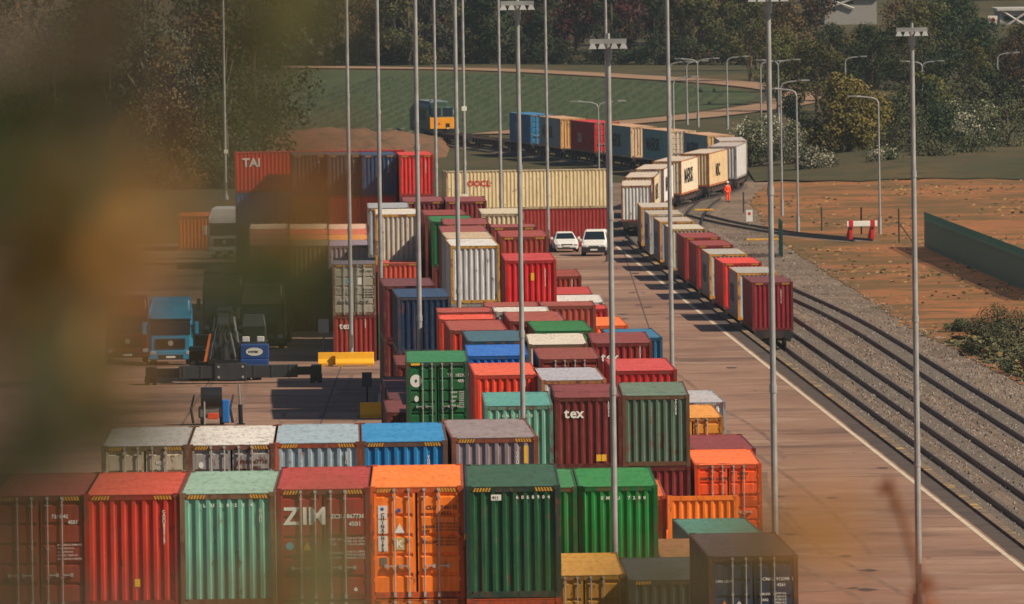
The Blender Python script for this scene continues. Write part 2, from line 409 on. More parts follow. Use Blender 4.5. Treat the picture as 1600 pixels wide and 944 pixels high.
# grassy bank behind the soil
mb = MB(); vs = []; nx, ny = 30, 8
for j in range(ny + 1):
    for i in range(nx + 1):
        x = 22 + 70 * i / nx; y = 1085 + 60 * j / ny + ((2 * math.sin(x * .37) + 1.5 * math.sin(x * 1.3 + 2) + rr.uniform(-1.5, 1.5)) if j == 0 else 0)
        vs.append((x, y, gz(y) + .1 + 1.1 * math.sin(math.pi * min(j / ny, .5)) * min(1, i / 6) + rr.uniform(0, .12)))
mb.add(vs, [(j * (nx + 1) + i, j * (nx + 1) + i + 1, (j + 1) * (nx + 1) + i + 1, (j + 1) * (nx + 1) + i) for j in range(ny) for i in range(nx)])
tag(mb.build('grass_bank', M_GRASS, smooth=True, fix=False), kind='structure')
# ------------------------------------------------------------------ lettering
_tx = {}
def text_mesh(s, size, bold=True, vertical=False, align='LEFT'):
    key = (s, size, bold, vertical, align)
    if key in _tx: return _tx[key]
    cu = bpy.data.curves.new('lettering', 'FONT'); cu.body = '\n'.join(s) if vertical else s
    cu.size = size; cu.extrude = .002; cu.align_x = 'CENTER' if vertical else align; cu.offset = size * (.025 if bold else .008); cu.resolution_u = 2
    if vertical: cu.space_line = .8
    o = bpy.data.objects.new('tmp', cu); COL.objects.link(o)
    dg = bpy.context.evaluated_depsgraph_get(); me = bpy.data.meshes.new_from_object(o.evaluated_get(dg))
    bpy.data.objects.remove(o); me.transform(Matrix.Rotation(R(90), 4, 'X')); me.materials.clear()
    _tx[key] = me; return me
def letter(parent, s, size, x, z, mat=None, y=-.006, vertical=False, bold=True, align='LEFT', side=None, label=None):
    """writing on a face that looks towards -y (side: 'L' looks -x, 'R' looks +x)"""
    o = link('lettering', text_mesh(s, size, bold, vertical, align), mat or WHITE, parent)
    if side == 'L': o.rotation_euler = (0, 0, R(-90)); o.location = (-1.219 - .004, x, z)
    elif side == 'R': o.rotation_euler = (0, 0, R(90)); o.location = (1.219 + .004, x, z)
    else: o.location = (x, y, z)
    if label: o['label'] = label
    return o
# ------------------------------------------------------------------ shipping containers
HW = 1.219; STD = 2.591; HC = 2.896
_cm = {}
def corr(mb, a0, a1, z0, z1, pitch, depth, put, m=0):
    """upright trapezoid corrugation from a0 to a1; put(a, d, z) places a point d behind the outer plane"""
    n = max(3, round((a1 - a0) / pitch)); p = (a1 - a0) / n; pts = []
    for i in range(n):
        s = a0 + i * p
        pts += [(s, 0), (s + p * .30, 0), (s + p * .44, depth), (s + p * .80, depth)]
    pts += [(a1 - .001, 0)]
    vs = [put(a, d, z) for z in (z0, z1) for a, d in pts]; k = len(pts)
    mb.add(vs, [(i, i + 1, k + i + 1, k + i) for i in range(k - 1)], m)
def box_mesh(kind, L, H, front):
    key = (kind, L, H, front)
    if key in _cm: return _cm[key]
    b = MB()
    if kind == 'frame':
        for x in (-1, 1):
            xa, xb = sorted((x * HW, x * (HW - .13)))
            for y0, y1 in ((0, .12), (L - .12, L)): b.box(xa, xb, y0, y1, .118, H - .118)
            b.box(*sorted((x * HW, x * (HW - .06))), .12, L - .12, H - .09, H - .02); b.box(*sorted((x * HW, x * (HW - .06))), .12, L - .12, .0, .16)
            for y0, y1 in ((-.004, .175), (L - .175, L + .004)):
                for z0, z1 in ((0, .118), (H - .118, H + .003)): b.box(*sorted((x * (HW + .003), x * (HW - .16))), y0, y1, z0, z1)
        for y0, y1 in ((.01, .1), (L - .1, L - .01)):
            b.box(-HW + .16, HW - .16, y0, y1, H - .16, H - .02); b.box(-HW + .16, HW - .16, y0, y1, .02, .18)
    elif kind == 'side':
        corr(b, .12, L - .12, .16, H - .09, .278, .036, lambda a, d, z: (-HW + .012 + d, a, z))
    elif kind == 'end':
        corr(b, -HW + .13, HW - .13, .18, H - .16, .262, .05, lambda a, d, z: (a, .02 + d, z))
    elif kind == 'roof':
        n = 28 if L > 8 else 14; vs = []; p = (L - .24) / n; pts = []
        for i in range(n):
            s = .12 + i * p; pts += [(s, 0), (s + p * .4, 0), (s + p * .5, -.02), (s + p * .9, -.02)]
        pts.append((L - .12, 0)); k = len(pts)
        vs = [(x, a, H - .025 + d) for x in (-HW + .06, HW - .06) for a, d in pts]
        b.add(vs, [(i, i + 1, k + i + 1, k + i) for i in range(k - 1)])
        b.box(-HW + .16, HW - .16, 0.0, .12, H - .03, H - .012); b.box(-HW + .16, HW - .16, L - .12, L, H - .03, H - .012)
    elif kind == 'floor':
        b.box(-HW + .06, HW - .06, .12, L - .12, .1, .15)
        for i in range(20 if L > 8 else 10): y = .3 + i * (L - .6) / (20 if L > 8 else 10); b.box(-HW + .06, HW - .06, y, y + .05, .0, .1)
    elif kind == 'door':
        z0, z1 = .18, H - .16; w = HW - .135; rib = 5; rows = [z0]; hh = (z1 - z0) / rib; vs = []; prof = [(z0, 0)]
        for i in range(rib):
            a = z0 + i * hh; prof += [(a + hh - .13, 0), (a + hh - .10, .04), (a + hh - .05, .04), (a + hh - .02, 0)]
        prof.append((z1, 0)); prof = [(z, .02 + d) for z, d in prof]; k = len(prof)
        for x0, x1, inner in ((.03, .1, 0), (.1, .52, 1), (.52, .62, 0), (.62, w - .06, 1), (w - .06, w, 0)):
            if inner: b.add([(x, d, z) for x in (x0, x1) for z, d in prof], [(i, i + 1, k + i + 1, k + i) for i in range(k - 1)])
            else: b.box(x0, x1, .02, .05, z0, z1)
        for hz in (.45, 1.0, 1.55, 2.1): b.box(w - .02, w + .03, -.004, .03, hz, hz + .09)
    elif kind == 'bar':
        for x in (.2, .57):
            b.cyl((x, -.03, .08), (x, -.03, H - .06), .019, n=6)
            for z in (.12, .75, 1.5, H - .3): b.box(x - .035, x + .035, -.045, .018, z, z + .05)
            b.box(x - .035, x + .035, -.06, .0, .05, .13); b.box(x - .035, x + .035, -.06, 0, H - .12, H - .05)
            b.box(x, x + .24, -.062, -.03, .83, .865)
            b.box(x + .2, x + .27, -.06, .018, .8, .89)
    elif kind == 'hazard':
        for s in (1,):
            for i in range(6):
                x = s * (HW - .2) - s * i * .075
                b.add([(x, .004, H - .15), (x - s * .04, .004, H - .15), (x - s * .08, .004, H - .05), (x - s * .04, .004, H - .05)], [(0, 1, 2, 3)], 0)
    me = b.mesh('container ' + kind, fix=(kind not in ('side', 'end', 'roof')))
    _cm[key] = me; return me
def flat_rack(t, P, rgb, H, L, marks):
    b = MB(); b.box(-HW, HW, .2, L, .25, .62); b.box(-HW + .02, HW - .02, L - 2.4, L - .05, .63, .8); b.build('deck', P, t)
    b = MB(); corr(b, -HW + .13, HW - .13, .6, H - .16, .262, .05, lambda a, d, z: (a, .02 + d, z)); b.build('end_wall', P, t, fix=False)
    b = MB(); b.box(-HW + .16, HW - .16, .0, .2, H - .17, H - .02); b.box(-HW + .16, HW - .16, .1, .2, .6, H - .17)
    for x in (-1, 1):
        b.box(*sorted((x * HW, x * (HW - .16))), 0, .22, 0, H)
    b.build('frame', P, t)
    for mk in (marks or []): mk(t)
    return t
M_FLOOR = plain('container floor timber', (60, 48, 40), .9)
M_HAZ = plain('hazard stripe yellow', (214, 160, 50), .6, 0, .35, 12)
def mirror_copy(me):
    k = ('mir', me.name)
    if k not in _cm:
        m2 = me.copy(); m2.transform(Matrix.Scale(-1, 4, (1, 0, 0))); m2.flip_normals(); _cm[k] = m2
    return _cm[k]
def container(x, y, z, yaw, rgb, label, H=STD, L=12.192, front='plain', frame=None, roof=None, rust=.5, haz=None, group=None, marks=None, opentop=False, door_rgb=None):
    t = thing('shipping_container', label, 'container', (x, y, z), yaw, group)
    fr = frame or tuple(int(c * .82) for c in rgb)
    P = paint(rgb, 'wall', rust)
    if opentop: return flat_rack(t, P, rgb, H, L, marks)
    link('frame', box_mesh('frame', L, H, 0), paint(fr, 'frame', rust), t)
    sm = box_mesh('side', L, H, 0); link('side_panel', sm, P, t); link('side_panel', mirror_copy(sm), P, t)
    link('roof_panel', box_mesh('roof', L, H, 0), paint(roof or rgb, 'roof', rust), t)
    e = box_mesh('end', L, H, 0)
    if front == 'plain': link('end_panel', e, P, t)
    else:
        dm = box_mesh('door', L, H, 0); bm_ = box_mesh('bar', L, H, 0); D = paint(door_rgb or rgb, 'wall', rust)
        d1 = link('door', dm, D, t); link('locking_bars', bm_, STEEL, d1)
        d2 = link('door', mirror_copy(dm), D, t); link('locking_bars', mirror_copy(bm_), STEEL, d2)
    o = link('end_panel', e, P, t); o.rotation_euler = (0, 0, math.pi); o.location = (0, L, 0)
    link('floor', box_mesh('floor', L, H, 0), M_FLOOR, t)
    if (haz if haz is not None else H > 2.7): [link('hazard_stripe', q_, M_HAZ, t) for q_ in (box_mesh('hazard', L, H, 0), mirror_copy(box_mesh('hazard', L, H, 0)))]
    for mk in (marks or []): mk(t)
    return t
TALL = []
def stack(px, py, zs, rgb, label, yaw=-1.3, tiers=None, sh=(0, 0), **kw):
    """px,py: surveyed front top left corner of the topmost container; zs: heights of the tiers from the ground up;
    tiers: (colour, label or None, front) for the ones below, from the top down"""
    z = sum(zs); p = at(px, py, z); w = 2.438 / 2
    x = p.x + w + sh[0]; y = p.y + sh[1]
    c = container(x, y, z - zs[-1], R(-yaw), rgb, label, H=zs[-1], **kw)
    zz = z - zs[-1]
    for k, h in enumerate(zs[-2::-1]):
        zz -= h
        col, lab, fr, mks = (tuple(tiers[k]) + (None,) * 4)[:4] if tiers and k < len(tiers) else ((112, 44, 38), None, 'plain', None)
        if lab is None:
            n = ('', 'one', 'two', 'three', 'four')[k + 1]
            lab = '%s container under the %s' % ({1: 'next', 2: 'second', 3: 'third'}[k + 1], ' '.join(label.split()[:12]))
        container(x + .01 * (k % 2), y + .02 * k, zz, R(-yaw), col, lab, H=h, front=fr, L=kw.get('L', 12.192), marks=mks, group='containers low in the stacks')
    return c
def sticker(parent, x, z, w, h, mat, name='sticker', shape='rect', y=-.008):
    m_ = MB()
    if shape == 'rect': m_.box(x - w / 2, x + w / 2, y, y + .004, z - h / 2, z + h / 2)
    elif shape == 'tri': m_.prism([(x - w / 2, z - h / 2), (x + w / 2, z - h / 2), (x, z + h / 2)], y, y + .004, 'y')
    elif shape == 'dia': m_.prism([(x - w / 2, z), (x, z - h / 2), (x + w / 2, z), (x, z + h / 2)], y, y + .004, 'y')
    elif shape == 'disc': m_.prism([(x + w / 2 * math.cos(i * math.pi / 10), z + h / 2 * math.sin(i * math.pi / 10)) for i in range(20)], y, y + .004, 'y')
    return m_.build(name, mat, parent)
def col(name, rgb): return plain(name, rgb, .55, 0, .1)
RED_INK = col('red marking', (196, 40, 34)); BLUE_INK = col('blue marking', (50, 80, 160)); BROWN_INK = col('brown marking', (96, 50, 24))
YEL = col('yellow marking', (232, 178, 40)); GREY_INK = col('grey marking', (108, 100, 92)); BLACK = col('black marking', (26, 26, 28)); TEALM = col('teal marking', (90, 170, 190))
def codes(x, z, s1, s2, ink=None, size=.13):
    def f(t): letter(t, s1, size, x, z, ink, y=.012); letter(t, s2, size, x + .42 if len(s1) > 5 else x, z - size * 1.15, ink, y=.012)
    return f
def vcode(x, s='CAXU 832157', ink=None, top=.5, size=.11):
    def f(t): letter(t, s.replace(' ', ''), size, x, HC - top, ink or WHITE, vertical=True, y=.013)
    return f
def spec_lines(x, z, n=5, w=.4, ink=None):
    def f(t):
        for i in range(n):
            letter(t, ('MAX.GROSS', 'TARE', 'NET', 'CU.CAP.')[i % 4] + ' %d KG' % (30480 - i * 2270), .062, x, z - i * .09, ink or WHITE, bold=False)
    return f

C = dict(orange=(240, 136, 18), redor=(214, 72, 40), red=(196, 34, 34), maroon=(122, 36, 34), maroon2=(134, 44, 40), brown=(146, 62, 46), mint=(122, 172, 152),
         dgreen=(26, 92, 58), green=(12, 136, 62), bgreen=(22, 112, 66), blue=(8, 128, 180), navy=(26, 60, 92), lgrey=(176, 178, 180), white=(214, 210, 204),
         mauve=(146, 132, 134), greygreen=(96, 118, 100), teal=(70, 130, 124), cream=(206, 188, 152), must=(214, 150, 52), tan=(196, 184, 164), pink=(206, 86, 92), rust=(150, 66, 40))
RF = (140, 88, 62)        # rusty brown frame
def zim(t):
    letter(t, 'Z', .62, -1.02, 1.98, y=-.075 + .085, label='white letter Z'); letter(t, 'IM', .62, -.55, 1.98, y=.01)
    letter(t, 'ZCSU', .15, .19, 2.12, y=.012); letter(t, '867736', .15, .61, 2.12, y=.012); letter(t, '4501', .16, .66, 1.92, y=.012)
    sticker(t, -.87, 1.42, .2, .2, TEALM, shape='disc', y=.01); sticker(t, -.42, 1.42, .22, .22, YEL, shape='tri', y=.01)
    for (z, a) in ((1.55, 'MAX. WT.'), (1.43, 'TARE'), (1.2, 'PAYLOAD'), (1.08, 'CU. CAP.')): letter(t, a, .085, .14, z, y=.012, bold=False)
    for i, z in enumerate((1.58, 1.5, 1.42, 1.23, 1.15, 1.07)): letter(t, '%d KG %d LB' % (32500 - 700 * i, 71650 - 900 * i), .075, .56, z, y=.012, bold=False)
    sticker(t, .82, .28, .1, .1, WHITE, shape='disc', y=.01)
def caix(t):
    for z0, h in ((2.24, .34), (1.87, .36), (1.43, .4)): sticker(t, -.87, z0, .24, h, WHITE, 'placard', y=.008)
    sticker(t, -.88, 2.32, .09, .09, BLUE_INK, 'dot', 'disc', y=.004)
    letter(t, 'CHINASHIPS', .125, -.87, 2.13, BLACK, y=.003, vertical=True)
    sticker(t, -.45, 2.28, .09, .1, BLUE_INK); sticker(t, -.44, 1.82, .27, .24, WHITE, shape='tri', y=.006)
    sticker(t, -.44, 1.42, .28, .32, col('buff label', (196, 168, 110)), y=.006); letter(t, 'K', .26, -.53, 1.33, WHITE, y=.003)
    sticker(t, -.86, .97, .17, .22, GREY_INK, y=.008)
    letter(t, 'CLU', .14, .25, 2.3, BROWN_INK, y=.012); letter(t, '746175', .14, .63, 2.3, BROWN_INK, y=.012); letter(t, '4551', .14, .63, 2.14, BROWN_INK, y=.012)
    for i in range(6): letter(t, 'MGW %d KG' % (32500 - 900 * i), .08, .5, 1.9 - .085 * i - (.12 if i > 2 else 0), BROWN_INK, y=.012, bold=False)
    letter(t, 'GROSS', .1, .16, 1.82, BROWN_INK, y=.012); letter(t, 'NET', .1, .16, 1.7, BROWN_INK, y=.012); letter(t, 'CU.CAP', .1, .16, 1.42, BROWN_INK, y=.012)
def greenhc(t):
    sticker(t, -.43, HC - .3, .26, .15, WHITE, 'plate', y=.012); letter(t, '911', .11, -.53, HC - .345, BLACK, y=.008)
    for i, ch in enumerate('6068904'): letter(t, ch, .12, .08 + i * .135, HC - .34, y=.013)
def tex(x=-.86, z=None, size=.5):
    def f(t):
        H = 2.591 if z is None else z
        for ch, dx in (('t', 0), ('e', .2), ('x', .44)): letter(t, ch, size, x + dx * size / .5, H - .75, y=.008)
    return f
def greendoor(t):
    sticker(t, -.83, 1.85, .46, .5, WHITE, 'emblem', 'disc', y=.012); sticker(t, -.83, 1.85, .12, .16, col('emblem green', (30, 90, 60)), 'emblem', 'dia', y=.006)
    sticker(t, -.82, 1.15, .17, .24, WHITE, 'sticker', 'disc', y=.012); sticker(t, -.84, 2.5, .36, .09, YEL, 'plate')
    letter(t, 'TII', .18, .4, 2.0, y=.012); letter(t, '1829259', .17, .7, 2.0, y=.012, bold=False); letter(t, '4551', .16, .8, 1.78, y=.012)
    for i in range(4): letter(t, ('MGW', 'TARE', 'NET', 'CAP')[i], .1, .52, 1.35 - i * .17, y=.012)
    for i in range(8): letter(t, '%d KG' % (32500 - 900 * i), .08, .84, 1.38 - i * .085, y=.012, bold=False)
def navy_marks(t):
    letter(t, 'CMA CGM', .1, -1.04, 1.86, y=.012); letter(t, 'CMAU', .12, .24, 1.9, y=.012); letter(t, '912398', .12, .62, 1.9, y=.012); letter(t, '1', .12, 1.04, 1.9, y=.012); letter(t, '4261', .12, .64, 1.74, y=.012)
    sticker(t, -.8, 1.2, .3, .34, col('orange sign', (236, 130, 40)), shape='tri', y=.01); sticker(t, -.4, 1.22, .2, .26, WHITE, shape='dia', y=.01); sticker(t, -.4, 1.24, .1, .12, RED_INK, shape='dia', y=.006)
    for i in range(6): letter(t, '%d KG' % (32500 - 900 * i), .08, .56, 1.52 - i * .085, y=.012, bold=False)
    letter(t, 'GROSS', .09, .18, 1.5, y=.012); letter(t, 'TARE', .09, .18, 1.34, y=.012); letter(t, 'NET', .09, .18, 1.14, y=.012)
def greydoor(t):
    sticker(t, -.3, 1.95, .28, .26, TEALM, y=.01); sticker(t, .32, 1.93, .2, .4, WHITE, y=.01)
    letter(t, 'TEXU', .15, .3, 2.42, BLACK, y=.012); letter(t, '4612', .15, .72, 2.42, BLACK, y=.012)
    letter(t, 'K', .24, -.3, 1.25, BLACK, y=.012)
    for i in range(4): letter(t, 'MGW 30480', .1, .5, 1.4 - i * .14, BLACK, y=.012)
def emcu(t):
    for i, ch in enumerate('EMCU'): letter(t, ch, .14, -.52 + i * .16, STD - .42, y=.013)
    for i, ch in enumerate('7280'): letter(t, ch, .14, .3 + i * .16, STD - .42, y=.013)
def yelbox(x, z, w=.14, h=.2):
    return lambda t: sticker(t, x, z, w, h, YEL, y=.012)

T4 = [STD, STD, STD, HC]; T3 = [STD] * 3; T2 = [STD] * 2
G1 = 'containers along the front of the stacks'; G2 = 'containers in the middle stacks'; G3 = 'containers in the far stacks'
# front row, four high (left to right)
und = lambda c, f='door': (c, None, f)
stack(-160, 777, T4, (92, 34, 28), 'dark brown container at the left edge, mostly behind blurred leaves', -.3, group=G1)
stack(-13, 775, T4, (150, 62, 42), 'brown-red door-end container left of the plain orange-red one in the front row', -.3, front='door', group=G1, tiers=[und((140, 52, 40))], marks=[spec_lines(.45, 1.6), codes(.3, 2.3, '7218 42', '4551')])
stack(137, 773, T4, (186, 60, 28), sh=(-.1, 0), label= 'orange-red container with a plain ribbed end in the front row', yaw=-.3, group=G1, tiers=[und((170, 70, 40))], marks=[vcode(.82), yelbox(.12, .62)], roof=(204, 84, 44))
stack(286, 771, T4, C['mint'], sh=(-.09, 0), label= 'pale mint green container with a ribbed end in the front row', yaw=-.3, group=G1, frame=(128, 104, 76), tiers=[und((150, 66, 40))], marks=[vcode(.84, 'CLHU'), lambda t: [letter(t, ch, .12, -.62 + i * .2, HC - .36, y=.013) for i, ch in enumerate('LU28214')]], roof=(150, 178, 160))
stack(430, 764, T4, (160, 40, 36), 'dark red container with white lettering and four locking bars in front row', -.3, front='door', group=G1, tiers=[und((140, 50, 36))], marks=[zim], roof=(182, 60, 52), rust=.35)
stack(576, 761, T4, C['orange'], 'bright orange door-end container with a white placard strip in the front row', -.3, front='door', group=G1, frame=(190, 92, 30), tiers=[und(C['orange'])], marks=[caix], rust=.25)
stack(727, 760, T4, C['dgreen'], 'dark green ribbed container at the right end of the front row', -.3, group=G1, frame=(44, 70, 56), tiers=[und((208, 96, 32), 'plain')], marks=[greenhc, lambda t: None], roof=(40, 98, 70), rust=.3)
# second row
stack(158, 697, T4, C['tan'], 'pale grey door-end container at the left end of the second row, behind leaves', -.6, front='door', frame=(124, 110, 92), group=G1, marks=[codes(.3, 2.35, 'MSKU', '4510')], roof=(176, 174, 170))
stack(293, 695, T4, C['white'], 'grey-white door-end container with rust streaks on its roof in the second row', -.6, front='door', frame=(130, 96, 84), group=G1, marks=[lambda t: (letter(t, 'APHU', .15, .15, 2.35, BROWN_INK, y=.012), letter(t, '667710', .15, .55, 2.35, BROWN_INK, y=.012), letter(t, '4551', .14, .55, 2.18, BROWN_INK, y=.012), sticker(t, -.85, 2.32, .14, .18, WHITE, shape='disc', y=.01))], rust=1.0, door_rgb=(160, 156, 154))
stack(428, 692, T4, (152, 168, 178), 'light blue-grey ribbed container with a rusty frame, third in second row', -.8, frame=(158, 82, 50), group=G1, marks=[vcode(.8, 'GESU', top=.35)], roof=(160, 178, 188))
stack(563, 690, T4, C['blue'], 'bright blue container with a blue roof in the second row', -.8, frame=(110, 84, 70), group=G1, marks=[vcode(.68, 'TGHU')], roof=(16, 146, 196), rust=.25)
stack(702, 684, T4, C['mauve'], sh=(.06, 0), label= 'mauve-grey ribbed container with brown frame at the right end of the second row', yaw=-1.6, frame=(140, 84, 58), group=G1, marks=[vcode(.62), yelbox(.86, HC - .5, .1, .5)], roof=(152, 138, 140))
# right front cluster
stack(777, 766, T3, (40, 136, 70), sh=(0, 1.5), label= 'green container half hidden behind the dark green one in front row', yaw=-.4, roof=(58, 140, 82), group=G2)
stack(903, 760, T3, C['green'], 'vivid green ribbed container with a row of white letters', -.4, group=G2, marks=[emcu], roof=(20, 140, 66), rust=.2)
stack(848, 899, [HC, HC], (196, 148, 62), 'mustard yellow door-end container at the foot of the floodlight mast, bottom centre', -.6, front='door', group=G2, roof=(214, 164, 72))
stack(976, 906, [HC, HC], (70, 78, 78), sh=(.12, 0), label= 'dark blue-grey container at the bottom edge, left of the navy one', yaw=-.9, group=G2, marks=[vcode(.8)])
stack(1107, 869, T3, (30, 60, 90), 'navy blue door-end container with a brown roof, bottom right', -1.6, front='door', roof=(92, 72, 72), frame=(88, 54, 50), group=G2, marks=[navy_marks])
stack(1032, 871, T2, (164, 116, 62), sh=(0, -.9), label= 'ochre brown container roof low between the green and navy containers', yaw=-.6, group=G2)
stack(1081, 840, T2, C['teal'], 'sea green container roof behind the navy container', -2.2, group=G2, roof=(84, 140, 124))
stack(1043, 775, T2, C['orange'], 'orange flat rack with only its ribbed end wall standing, beside the vivid green containers', -.4, opentop=True, group=G2, marks=[lambda t: sticker(t, .1, 1.75, .25, .3, YEL, shape='tri', y=.01)], frame=(206, 104, 40))
stack(930, 776, T2, (222, 112, 34), 'orange container almost hidden behind the vivid green one', -.4, group=G2)
stack(1085, 726, T2, (236, 98, 26), 'bright orange door-end container at the right edge of the stacks', -.6, front='door', group=G2, marks=[lambda t: (letter(t, 'HAPAG', .15, -1.0, 2.02, BROWN_INK, y=.012), letter(t, 'LLOYD', .15, -.42, 2.02, BROWN_INK, y=.012), letter(t, 'HLXU', .14, .35, 2.2, BROWN_INK, y=.012), letter(t, '42G1', .14, .35, 2.04, BROWN_INK, y=.012)), spec_lines(.55, 1.5, 6, ink=BROWN_INK)], roof=(240, 122, 44), rust=.25)
stack(972, 618, T3, C['greygreen'], 'grey-green ribbed container with a rusty frame on the top tier', -.2, frame=(112, 92, 64), group=G2, tiers=[(C['maroon2'], 'maroon ribbed container directly under the grey-green one', 'plain')], marks=[vcode(.72, 'GATU 828')], roof=(112, 134, 116), rust=.7)
stack(866, 621, T3, C['maroon'], 'maroon container with large white lettering left of the grey-green one', -.4, group=G2, marks=[tex(), lambda t: (sticker(t, .36, .38, .17, .24, YEL, y=.012), sticker(t, .55, .38, .17, .24, YEL, y=.012)), vcode(.74, 'TEX 8236')], roof=(138, 58, 56))
stack(757, 634, T3, C['mint'], 'aqua green container left of the large-lettered maroon one', -.6, group=G2, marks=[lambda t: [letter(t, ch, .13, -.6 + i * .17, STD - .42, y=.013) for i, ch in enumerate('CAI2410')]], roof=(96, 164, 156))
stack(741, 586, T3, (226, 78, 40), 'orange-red ribbed container right of the green door-end one', -1.2, group=G2, roof=(224, 104, 66), rust=.25, marks=[vcode(.7)], tiers=[und(C['redor'], 'plain'), und(C['redor'], 'plain')])
stack(846, 594, T3, (190, 184, 180), 'lavender-grey container roof between the orange-red and bright red ones', -1.4, frame=(170, 118, 70), group=G2, roof=(178, 176, 184))
stack(958, 579, T3, (186, 36, 36), 'bright red container with a pinkish roof behind the grey-green one', -1.2, group=G2, roof=(204, 78, 74), rust=.25)
stack(842, 561, T3, (142, 60, 46), 'brown door-end container with four pale bars in the middle rows', -1.0, front='door', group=G2, roof=(150, 76, 60))
stack(1060, 702, T2, C['maroon2'], sh=(.45, 0), label= 'dark red container roof behind the bright orange door-end one', yaw=-1.4, group=G2, roof=(142, 58, 58))
stack(1028, 653, T2, C['must'], sh=(.15, 0), label= 'mustard orange door-end container beside the grey-green one', yaw=-1.0, front='door', group=G2, roof=(224, 160, 70))
stack(1041, 629, T2, (196, 196, 196), 'white container with a rust mark behind the mustard orange one', -1.6, group=G2, marks=[yelbox(1.1, 1.2, .12, .45)], roof=(182, 182, 186))
stack(930, 536, T3, (150, 44, 38), sh=(-.12, 0), label= 'dark red container with half-hidden white lettering in the middle rows', yaw=-.6, group=G2, marks=[tex(z=2.591), vcode(.72)], roof=(146, 68, 62))
stack(954, 528, T2, (24, 108, 142), 'teal blue container showing at the right of the middle rows', -1.6, group=G2, roof=(24, 124, 160))
stack(825, 538, T3, (206, 196, 182), 'off-white container roof behind the brown door-end one', -.5, frame=(120, 100, 70), group=G2, roof=(214, 204, 190))
stack(836, 517, T3, (26, 130, 60), 'container with a bright green roof in the middle rows', -1.5, group=G2, roof=(20, 126, 62), rust=.1)
stack(725, 556, T3, (0, 116, 196), sh=(.12, 0), label= 'vivid blue container behind the green door-end one', yaw=-.6, group=G2, roof=(0, 120, 200), rust=.05)
stack(731, 533, T3, (40, 90, 110), 'container with a dull teal-blue roof behind the vivid blue one', -1.4, group=G2, roof=(66, 112, 128))
stack(703, 516, T3, (196, 70, 44), 'brick red container behind the dull teal-blue roof', -1.5, group=G2, roof=(172, 86, 70))
stack(686, 499, T3, (220, 80, 48), 'coral red container with a bright roof at the left of the middle rows', -.8, group=G2, roof=(226, 96, 66), L=6.058)
stack(683, 488, T3, (206, 80, 54), 'salmon roofed container behind the coral red one', -.8, group=G2, roof=(178, 86, 70), L=6.058)
stack(796, 503, T3, (146, 68, 54), sh=(0, 1.0), label= 'container with a brick brown roof left of the bright green roof', yaw=-1.4, group=G2, roof=(168, 88, 70))
stack(903, 509, T2, (236, 122, 34), 'container with a bright orange roof at the right of the stacks', -1.4, group=G2, roof=(240, 128, 44), rust=.1)
stack(874, 483, T2, (190, 44, 40), 'container with a red roof behind the bright orange roof', -.8, group=G2, roof=(206, 62, 54), L=6.058)
stack(772, 487, T3, (214, 208, 200), 'short container with a white roof at the foot of the tall red one', -.8, group=G2, L=6.058)
stack(757, 479, T3, (168, 84, 66), 'short container with a brown roof below the tall grey one', -.8, group=G2, L=6.058, roof=(170, 88, 72))
stack(845, 478, T3, (168, 84, 66), 'short container with a brown roof below the tall bright red one', -.8, group=G2, L=6.058, roof=(166, 86, 70))
stack(870, 473, T2, (210, 208, 204), 'white roofed container right of the tall bright red one', -.6, group=G2)
stack(853, 460, T2, (190, 62, 56), 'container with a thin strip of red roof behind the white roofed one', -.6, group=G2)
stack(839, 432, T2, (158, 66, 42), 'rust brown container right of and behind the tall bright red one', -.8, group=G2, marks=[vcode(.7)])
H3 = [HC] * 3
stack(789, 407, H3, (206, 30, 34), 'tall bright red container with a small yellow mark, right of the white-grey one', -1.0, group=G2, roof=(196, 66, 66), frame=(176, 40, 36), marks=[vcode(.68), lambda t: sticker(t, .08, 2.1, .16, .36, YEL, y=.012)], haz=False, rust=.1, tiers=[und((196, 40, 36), 'plain')])
stack(704, 384, H3, (196, 196, 196), 'tall white-grey ribbed container with yellow rust on its posts', -1.6, group=G2, frame=(190, 150, 70), roof=(214, 210, 206), rust=.45, tiers=[und((178, 178, 178), 'plain')])
stack(698, 370, H3, (186, 176, 164), sh=(0, -3.3), label= 'container with a tan roof behind the tall white-grey one', yaw=-1.6, group=G3, roof=(198, 176, 150))
stack(621, 464, T3, (16, 54, 86), 'navy container standing in shade at the left of the middle stacks', -1.7, group=G2, roof=(18, 76, 114), rust=.3, frame=(70, 76, 92))
stack(599, 447, T3, (116, 44, 46), 'maroon container behind the shaded navy one', -1.5, group=G2, roof=(118, 60, 66))
stack(634, 566, T3, (14, 112, 64), 'green door-end container with a round white emblem', -.6, front='door', group=G2, marks=[greendoor], frame=(60, 92, 66), roof=(40, 134, 86), rust=.25, tiers=[und(C['maroon'], 'plain')])
for k, d_ in enumerate((487.5, 500, 512.5, 537.5)):
    nth = ('nearest', 'second', 'third', 'farthest')[k]
    for q_ in range(2): container((-3.9, -3.92, -4.22, -3.98)[k], d_, STD * q_, R(1.2), ((112, 44, 44), (122, 52, 46), (104, 40, 42))[(k + q_) % 3], '%s maroon container of the row behind the green door-end one, %s tier' % (nth, ('ground', 'upper')[q_]), group='maroon containers of the low edge row')
